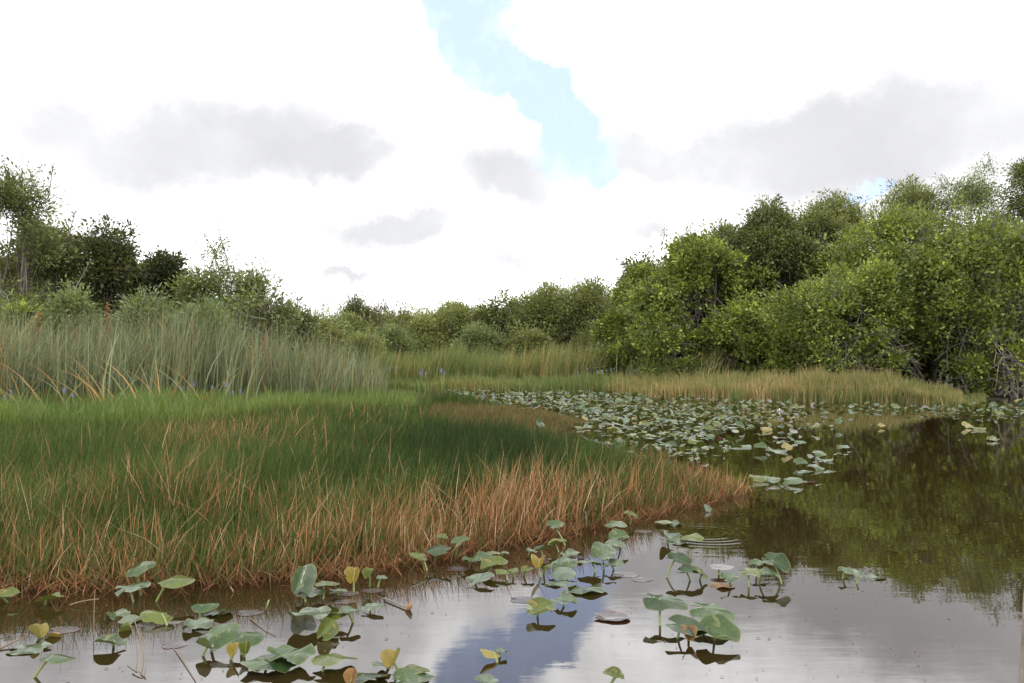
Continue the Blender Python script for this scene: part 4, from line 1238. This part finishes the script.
TIP = [  # pads beside the marsh tip, one by one
    (757, 477, 19, 0.06, 'lime', 1, 20, 20, 'light green pad lapping the dead marsh tip'),
    (771, 480, 14, 0.05, 'pale', 3, 10, 25, 'crumpled silvery pad next to the dead marsh tip'),
    (780, 485, 10, 0.05, 'green', 0, 80, 40, 'small upright green leaf beside the dead marsh tip'),
    (790, 480, 19, 0.06, 'green', 1, -28, 22, 'smooth oval pad slanting down off the dead marsh tip'),
    (808, 482, 13, 0.01, 'purple', 0, 0, 0, 'thin brownish pad right of the smooth oval pad'),
    (797, 492, 10, 0.005, 'pale', 0, 0, 0, 'white glint of a pad lowest off the dead marsh tip'),
    (818, 485, 8, 0.005, 'pale', 0, 0, 0, 'tiny far right glint of pad off the dead marsh tip'),
    (799, 463, 14, 0.06, 'green', 2, 20, 25, 'upright pale green pad left of the open water group'),
    (803, 472, 18, 0.006, 'pale', 0, 0, 3, 'long white pad under the open water group'),
    (817, 467, 15, 0.05, 'green', 1, 40, 25, 'middle green pad of the open water group'),
    (828, 472, 15, 0.006, 'pale', 0, 0, 3, 'flat white pad right in the open water group'),
    (810, 457, 8, 0.06, 'purple', 2, 30, 25, 'small mauve curled leaf of the open water group'),
    (818, 453, 14, 0.07, 'green', 1, 20, 25, 'round top pad of the open water group'),
    (822, 460, 16, 0.02, 'pale', 3, 0, 8, 'pale crumpled pad under the round top pad'),
    (841, 446, 13, 0.08, 'green', 1, -10, 15, 'arched green pad on a stalk farthest out in open water'),
    (850, 452, 9, 0.005, 'pale', 0, 0, 0, 'flat glint of pad below the farthest arched pad'),
    (837, 454, 10, 0.006, 'pale', 0, 0, 0, 'thin white pad left of the farthest flat glint'),
    (786, 447, 12, 0.10, 'yellow', 3, 30, 40, 'bright yellow dying pad in the channel behind the marsh tip'),
    (774, 451, 20, 0.02, 'pale', 3, 0, 10, 'silvery pad leading to the bright yellow dying pad'),
    (758, 447, 13, 0.08, 'green', 2, -35, 25, 'triangular upright pad left of the silvery pad'),
    (735, 446, 24, 0.03, 'pale', 1, 5, 12, 'broad pale pad at the front of the channel pads'),
    (782, 442, 18, 0.01, 'pale', 0, 0, 2, 'white flat pad behind the bright yellow dying pad'),
    (778, 438, 14, 0.03, 'purple', 0, 0, 6, 'mauve pad in the channel behind the marsh tip'),
    (798, 441, 14, 0.03, 'green', 1, 10, 12, 'grey green pad right of the mauve channel pad'),
    (539, 424, 13, 0.16, 'pale', 2, 60, 60, 'pale upturned leaf standing bright behind the brown spit'),
    (993, 439, 14, 0.04, 'lime', 3, 0, 12, 'lime pad with flat white leaf alone in the dark right water'),
    (966, 426, 12, 0.05, 'yellow', 2, 30, 30, 'yellowish upright pad in the dark right water'),
    (977, 428, 13, 0.05, 'lime', 1, 0, 20, 'lime pad right of the yellowish pad in dark water'),
    (960, 440, 6, 0.004, 'pale', 0, 0, 0, 'tiny white glint alone in the dark right water'),
    (872, 425, 6, 0.004, 'pale', 0, 0, 0, 'tiny white glint right of the channel pads'),
    (881, 426, 8, 0.05, 'yellow', 2, 20, 25, 'tiny yellow green pad right of the channel pads'),
]
for (a_, b_, w_, h_, kd, st, yw, tl, lb) in TIP:
    x, y = G(a_, b_, h_)
    small_pad(x, y, h_, w_ * y / F_PX / 1.45, R(yw), R(tl * 0.3), R(tl), kd, st, lb, 'lily pads around the marsh tip')

FIELD_A = np.array([G(*p) for p in [(438, 392), (560, 393), (620, 395), (700, 401), (800, 404.5), (810, 412), (745, 424), (735, 438), (700, 446), (655, 449), (610, 443), (572, 429), (592, 421), (560, 411), (500, 404)]])
FIELD_B = np.array([G(*p) for p in [(800, 405), (960, 408), (1000, 404), (1060, 400), (1060, 414), (1000, 420), (960, 415), (850, 412)]])
FIELD_C = np.array([G(*p) for p in [(740, 424), (810, 412), (850, 414), (850, 425), (800, 440), (730, 447)]])
FIELD_W = np.array([G(*p) for p in [(590, 440), (640, 449), (735, 438), (745, 452), (700, 462), (620, 456)]])


def scatter(poly, n, dmin):
    lo, hi = poly.min(0), poly.max(0)
    got = []
    tries = 0
    while len(got) < n and tries < n * 60:
        tries += 1
        p = rng.uniform(lo, hi)
        if not inside(poly, p[None])[0]:
            continue
        if got and np.min(np.hypot(*(np.array(got) - p).T)) < dmin:
            continue
        got.append(p)
    return got


field = []
for poly, n, dm, zone in ((FIELD_A, 1450, 0.12, 'a'), (FIELD_B, 260, 0.14, 'b'), (FIELD_C, 42, 0.18, 'c'), (FIELD_W, 60, 0.14, 'w')):
    for p in scatter(poly, n, dm):
        field.append((p[0], p[1], zone))
field.sort(key=lambda q: q[1])
FIELD_LABEL = {
    'a': ('small green lily pad in the crowded mass of pads filling the channel', 'lily pads crowded in the channel'),
    'b': ('small lily pad in the thin band below the right thicket', 'lily pads in the band below the right thicket'),
    'c': ('small scattered lily pad at the loose right side of the crowded pads', 'scattered lily pads beside the crowded channel'),
    'w': ('lily pad at the front of the crowded channel just behind the dead rushes', 'lily pads just behind the dead rushes'),
}
N_IND = 298 - len(PADS) - len(TIP)
stuffV, stuffQ, stuffA, nv = [], [], {'mid': [], 'side': [], 'rim': []}, 0
rest = {k: [[], [], [], [], [], 0] for k in PROTO}
cache = {}
for i, (x, y, zone) in enumerate(field):
    r = random.random()
    kd = 'green' if r < 0.32 else 'lime' if r < 0.72 else 'pale' if r < 0.78 else 'deep' if r < 0.96 else 'yellow' if r < 0.98 else 'purple'
    st = random.randrange(5)
    up = random.random()
    if up < 0.45:
        h, pitch, roll = 0.012, random.gauss(0, R(2)), random.gauss(0, R(2))
    else:
        h, pitch, roll = random.uniform(0.04, 0.16), random.gauss(R(6), R(14)), random.gauss(R(8), R(20))
    a = random.uniform(0.10, 0.185)
    yaw = random.uniform(0, 6.283)
    lb, gp = FIELD_LABEL[zone]
    if i < N_IND:
        small_pad(x, y, h, a, yaw, pitch, roll, kd, st, lb, gp)
    else:
        me = PROTO[kd][st]
        if me.name not in cache:
            co = np.empty(len(me.vertices) * 3, np.float32); me.vertices.foreach_get('co', co)
            q = np.empty(len(me.polygons) * 4, np.int32); me.loops.foreach_get('vertex_index', q)
            at = []
            for k in ('mid', 'side', 'rim'):
                b = np.empty(len(me.vertices), np.float32); me.attributes[k].data.foreach_get('value', b); at.append(b)
            cache[me.name] = (co.reshape(-1, 3), q.reshape(-1, 4), at)
        co, q, at = cache[me.name]
        Rm = np.array((Matrix.Rotation(yaw, 3, 'Z') @ Matrix.Rotation(-pitch, 3, 'Y') @ Matrix.Rotation(roll, 3, 'X')))
        b = rest[kd]
        b[0].append((Rm @ (co * a).T).T + np.array([x, y, h])); b[1].append(q + b[5]); b[5] += len(co)
        for k in range(3):
            b[2 + k].append(at[k])
# the remaining far pads: one object with one material slot per colour
V, Q, A3, MI, mats, n0 = [], [], [[], [], []], [], [], 0
for kd, b in rest.items():
    if not b[0]:
        continue
    vv, qq = np.vstack(b[0]), np.vstack(b[1]) + n0
    V.append(vv); Q.append(qq); n0 += len(vv)
    MI.append(np.full(len(qq), len(mats), np.int32))
    mats.append(PROTO[kd][0].materials[0])
    for k in range(3):
        A3[k].append(np.concatenate(b[2 + k]))
me = mesh_quads('far_pads', np.vstack(V), np.vstack(Q), {k: np.concatenate(A3[j]) for j, k in enumerate(('mid', 'side', 'rim'))}, True)
for mt in mats:
    me.materials.append(mt)
me.polygons.foreach_set('material_index', np.concatenate(MI))
tag(obj('far_lily_pads', me, None), 'distant mass of lily pads carpeting the far end of the channel', 'lily pads', None, 'stuff')


# ------------------------------------------------------------------ flowers, stalks and small things
def pickerel(px, py, Y, label, group, sc=1.0, leaves=3):
    zt = Z(py, Y)
    r = thing('pickerelweed', label, 'flower', (X(px, Y), Y, 0.0), group)
    tb = Tubes()
    tb.add(curve3((0, 0, -0.02), (0.03, 0, zt * 0.5), (0.0, 0.02, zt), 6), np.linspace(0.010, 0.006, 6) * sc, 6)
    obj('stem', tb.mesh('stem'), M['pad_stem'], r)
    # the spike: many little two lipped florets round an axis
    n = 70
    t = rng.uniform(0, 1, n)
    a = rng.uniform(0, 6.283, n)
    rad = 0.020 * sc * np.sqrt(np.clip(np.sin(t * 2.7 + 0.35), 0.1, 1))
    C = np.stack([np.cos(a) * rad * 0.4, np.sin(a) * rad * 0.4 + 0.02, zt - 0.03 + t * 0.15 * sc], 1)
    ax = np.stack([np.cos(a), np.sin(a), 0.4 + 0 * a], 1)
    ax /= np.linalg.norm(ax, axis=1)[:, None]
    Vq = leaf_quads(C, ax, rng.normal(0, 1, (n, 3)), rng.uniform(0.02, 0.035, n) * sc, rng.uniform(0.014, 0.022, n) * sc)
    obj('flower_spike', mesh_quads('flower_spike', Vq.reshape(-1, 3), np.arange(n * 4).reshape(n, 4), {'tone': np.repeat(rng.uniform(0, 1, n), 4)}), M['violet'], r)
    for k in range(leaves):
        a_ = random.uniform(0, 6.28)
        hl = zt * random.uniform(0.6, 0.9)
        b = blades('leaf', None, np.array([[0.02 * math.cos(a_), 0.02 * math.sin(a_)]]), np.array([0.0]), np.array([hl]), np.array([0.05 * sc]), np.array([random.random()]), np.array([a_]), np.array([0.35]), 2.0, None, 5, None, 0.1)
        obj('leaf', b, M['weed_leaf'], r)


PK = [(5, 399, 17.0, 'violet flower spike lowest at the left photo edge before the sawgrass'),
      (11, 394, 17.2, 'taller violet flower spike right beside the one at the left edge'),
      (64, 392, 18.0, 'violet flower spike among bent orange leaves on the left'),
      (73, 397, 17.5, 'faint violet flower spike right of the bent orange leaves'),
      (174, 408, 15.5, 'single pale blue flower spike standing in the open green marsh'),
      (183, 390, 20.0, 'violet flower spike highest at the foot of the middle sawgrass'),
      (158, 387, 20.5, 'small flower spike half hidden behind orange bent leaves'),
      (194, 386, 21.0, 'violet flower spike just right of the highest spike in the sawgrass'),
      (212, 389, 21.0, 'violet flower spike between two paler ones under the sawgrass'),
      (225, 386, 21.5, 'slender pale spike before the right half of the sawgrass'),
      (233, 394, 20.0, 'short flower spike low in the grass right of the slender pale spike'),
      (240, 393, 20.2, 'last violet flower spike on the right under the sawgrass')]
for a_, b_, c_, l_ in PK:
    pickerel(a_, b_, c_ * 1.16, l_, 'violet flower spikes on the left', random.uniform(0.7, 1.0))
for k in range(26):
    if k < 8:
        a_, Y_ = random.uniform(355, 445), random.uniform(42, 47)
        g_, l_ = 'flower spikes left of the channel head', 'tiny violet flower spike in the grass at the head of the channel'
    else:
        a_, Y_ = random.uniform(575, 740), random.uniform(42.3, 46)
        g_, l_ = 'flower spikes on the far bank', 'tiny violet flower spike in the far bank grass before the right thicket'
    pickerel(a_, Z(0, 1) * 0 + HOR + (CAM_H - random.uniform(0.85, 1.25)) * F_PX / Y_, Y_, l_, g_, 1.25, 2)

for a_, yt, Y_, l_ in ((106, 304, 27.5, 'tallest rust brown seed stalk standing out of the sawgrass'), (75, 330, 26.0, 'thick rust brown seed stalk left of the tallest one'),
                       (194, 322, 27.0, 'thin rust brown stalk over the middle sawgrass'), (263, 336, 28.0, 'short rust brown stalk over the right sawgrass'),
                       (37, 312, 27.0, 'pale brown stalk at the left over the sawgrass')):
    zt = Z(yt, Y_)
    r = thing('seed_stalk', l_, 'stalk', (X(a_, Y_), Y_, 0))
    tb = Tubes()
    pth = curve3((0, 0, -0.05), (0.05, 0, zt * 0.5), (random.uniform(-0.1, 0.1), 0, zt), 8)
    tb.add(pth, np.linspace(0.018, 0.008, 8), 6)
    obj('stem', tb.mesh('stem'), M['bark_dark'], r)
    n = 240
    t = rng.uniform(0.45, 1.0, n)
    C = np.stack([np.interp(t, np.linspace(0, 1, 8), pth[:, j]) for j in range(3)], 1) + rng.normal(0, 0.045, (n, 3)) * (1.15 - t)[:, None] * 1.6
    ax = rng.normal(0, 1, (n, 3)) + np.array([0, 0, 0.6])
    ax /= np.linalg.norm(ax, axis=1)[:, None]
    Vq = leaf_quads(C, ax, rng.normal(0, 1, (n, 3)), rng.uniform(0.06, 0.13, n), rng.uniform(0.025, 0.04, n))
    obj('seed_head', mesh_quads('seed_head', Vq.reshape(-1, 3), np.arange(n * 4).reshape(n, 4), {'tone': np.repeat(rng.uniform(0, 1, n), 4)}), M['stalk'], r)

# dead stems standing or lying in the near water
m_, s_, p_, o_ = principled('dead_stem')
s_.put(p_.inputs['Base Color'], s_.mix(s_.noise(s_.n('ShaderNodeTexCoord').outputs['Object'], 12.0, 5.0), (0.05, 0.03, 0.018), (0.20, 0.14, 0.08)))
p_.inputs['Roughness'].default_value = 0.7
M['dead_stem'] = m_


def dead_stem(pts, rad, label, mat='dead_stem'):
    w3 = [np.array([*G(a_, b_, h_), h_]) for a_, b_, h_ in pts]
    base = w3[0].copy()
    base[2] = 0
    tb = Tubes()
    path = np.array([q - base for q in w3])
    if len(path) == 3:
        path = curve3(path[0], 2 * path[1] - 0.5 * (path[0] + path[2]), path[2], 9)
    tb.add(path, np.linspace(rad, rad * 0.6, len(path)), 6)
    o = obj('dead_stem', tb.mesh('dead_stem'), M[mat], None, tuple(base))
    return tag(o, label, 'stem', 'dead stems in the near water')


dead_stem([(137, 683, -0.03), (143, 655, 0.06), (133, 617, 0.16)], 0.0045, 'thickest dark bent stem rising from the water at lower left')
dead_stem([(133, 681, -0.03), (137, 650, 0.06), (128, 620, 0.13)], 0.003, 'thin dark stem left beside the thickest bent stem')
dead_stem([(140, 683, -0.03), (146, 660, 0.05), (139, 628, 0.12)], 0.003, 'thin dark stem right beside the thickest bent stem')
dead_stem([(94, 640, -0.03), (94, 615, 0.10), (95, 590, 0.22)], 0.003, 'straight thin stem standing alone left of the bent stems')
dead_stem([(172, 646, 0.0), (183, 661, 0.006), (196, 682, 0.003)], 0.0035, 'long pale stem lying on the water below the oval mauve pad')
dead_stem([(250, 618, 0.005), (263, 628, 0.006), (276, 636, 0.003)], 0.003, 'short thin stem lying on the water by the ragged lilac pad')
dead_stem([(70, 605, 0.01), (84, 601, 0.03), (99, 599, 0.04)], 0.006, 'pale broken reed lying along the left marsh edge')
dead_stem([(0, 649, 0.005), (13, 642, 0.02), (28, 636, 0.03)], 0.006, 'pale yellowish stalk running off the left photo edge')
dead_stem([(265, 612, -0.02), (267, 606, 0.03), (269, 600, 0.06)], 0.008, 'short green stalk stub standing alone by the lilac pad', 'pad_stem')
r = thing('dry_bud', 'floating dry reed tipped with a rust brown bud in open water', 'bud', (*G(399, 606), 0.0))
tb = Tubes()
x0, y0 = G(399, 606)
a0, b0 = np.array(G(384, 600)) - (x0, y0), np.array(G(408, 610)) - (x0, y0)
tb.add(curve3((*a0, 0.012), (0, 0, 0.012), (*b0, 0.012), 6), 0.006, 6)
obj('stem', tb.mesh('stem'), M['bark_grey'], r)
tb = Tubes()
tb.add([(b0[0] - 0.02, b0[1], 0.004), (b0[0], b0[1], 0.012), (b0[0] + 0.015, b0[1] - 0.01, 0.03), (b0[0] + 0.02, b0[1] - 0.015, 0.055)], [0.006, 0.02, 0.018, 0.004], 6)
obj('bud', tb.mesh('bud'), M['pad_brown'], r)

# a white bit of torn leaf standing in the water by the rings, floating crumbs of plant along the edge
x, y = G(706, 509, 0.03)
small_pad(x, y, 0.03, 0.09, R(100), R(40), R(30), 'pale', 2, 'small whitish torn leaf standing up beyond the ripple rings', 'lily pads around the marsh tip')
k = 380
i = rng.integers(0, len(FRONT_A) - 1, k)
t = rng.uniform(0, 1, k)
B = FRONT_A[i] * (1 - t[:, None]) + FRONT_A[i + 1] * t[:, None]
B[:, 1] -= rng.normal(0.04, 0.16, k)
B = np.vstack([B, np.array(back_xy[0]) + rng.normal(0, 1, (220, 2)) * np.array([0.45, 0.35]) + np.array([0.05, -0.1])])
B = np.vstack([B, np.array(G(690, 512)) + rng.normal(0, 1, (120, 2)) * np.array([0.5, 0.18])])
sp_ = np.array([G(rng.uniform(0, 1000), 470 + 213 * rng.uniform(0, 1) ** 0.8) for _ in range(420)])
sp_ = sp_[~inside(LAND, sp_)]
sp_ = sp_[vnoise(sp_, 1.2, 91) > 0.45]
B = np.vstack([B, sp_])
n = len(B)
a_ = rng.uniform(0, 6.28, n)
ax = np.stack([np.cos(a_), np.sin(a_), 0 * a_], 1)
nr = np.stack([rng.normal(0, 0.05, n), rng.normal(0, 0.05, n), np.ones(n)], 1)
Vq = leaf_quads(np.column_stack([B, np.full(n, 0.004)]), ax, nr, rng.uniform(0.008, 0.05, n) * rng.uniform(0.4, 1.0, n), rng.uniform(0.004, 0.012, n))
tag(obj('floating_debris', mesh_quads('floating_debris', Vq.reshape(-1, 3), np.arange(n * 4).reshape(n, 4), {'tone': np.repeat(rng.uniform(0.4, 0.8, n), 4), 'along': np.full(n * 4, 0.25)}), M['spikerush']),
    'crumbs of dead leaf floating along the marsh edge', 'debris', None, 'stuff')

# weathered post at the right photo edge
m, s, p, out = principled('weathered_wood')
tc = s.n('ShaderNodeTexCoord').outputs['Object']
mp = s.n('ShaderNodeMapping')
mp.inputs['Scale'].default_value = (6, 6, 1.2)
s.t.links.new(tc, mp.inputs[0])
nz = s.noise(mp.outputs[0], 5.0, 6.0, 0.6)
n2 = s.noise(tc, 3.2, 4.0, 0.5)
c = s.mix(s.smooth(nz, 0.3, 0.7), (0.24, 0.21, 0.18), (0.12, 0.09, 0.065))
c = s.mix(s.smooth(n2, 0.5, 0.62), c, (0.42, 0.41, 0.42))
s.put(p.inputs['Base Color'], c)
p.inputs['Roughness'].default_value = 0.85
bp = s.n('ShaderNodeBump')
bp.inputs['Distance'].default_value = 0.01
s.put(bp.inputs['Height'], nz)
s.t.links.new(bp.outputs[0], p.inputs['Normal'])
D = 3.0
tb = Tubes()
zz = np.linspace(-0.6, 1, 14)
topz = Z(572, D)
zs = -0.6 + (topz + 0.6) * np.linspace(0, 1, 14)
edge = np.interp(zs, [Z(683, D), Z(600, D)], [1015.5, 1021.5])
edge = 1021.5 - (zs - Z(600, D)) * (1015.5 - 1021.5) / (Z(600, D) - Z(683, D)) if False else 1021.5 - (Z(600, D) - zs) / (Z(600, D) - Z(683, D)) * 6.0
rad = 0.055 + 0.003 * np.sin(np.arange(14) * 1.7)
rad[-1] = 0.03
xs = (edge - 512) / F_PX * D + rad
xb, zb = xs[0], 0
tb.add(np.stack([xs - xs[4], 0 * zs, zs], 1), rad, 14)
o = obj('mooring_post', tb.mesh('mooring_post'), m, None, (xs[4], D, 0))
tag(o, 'weathered tan wooden post leaning in at the lower right corner', 'post')
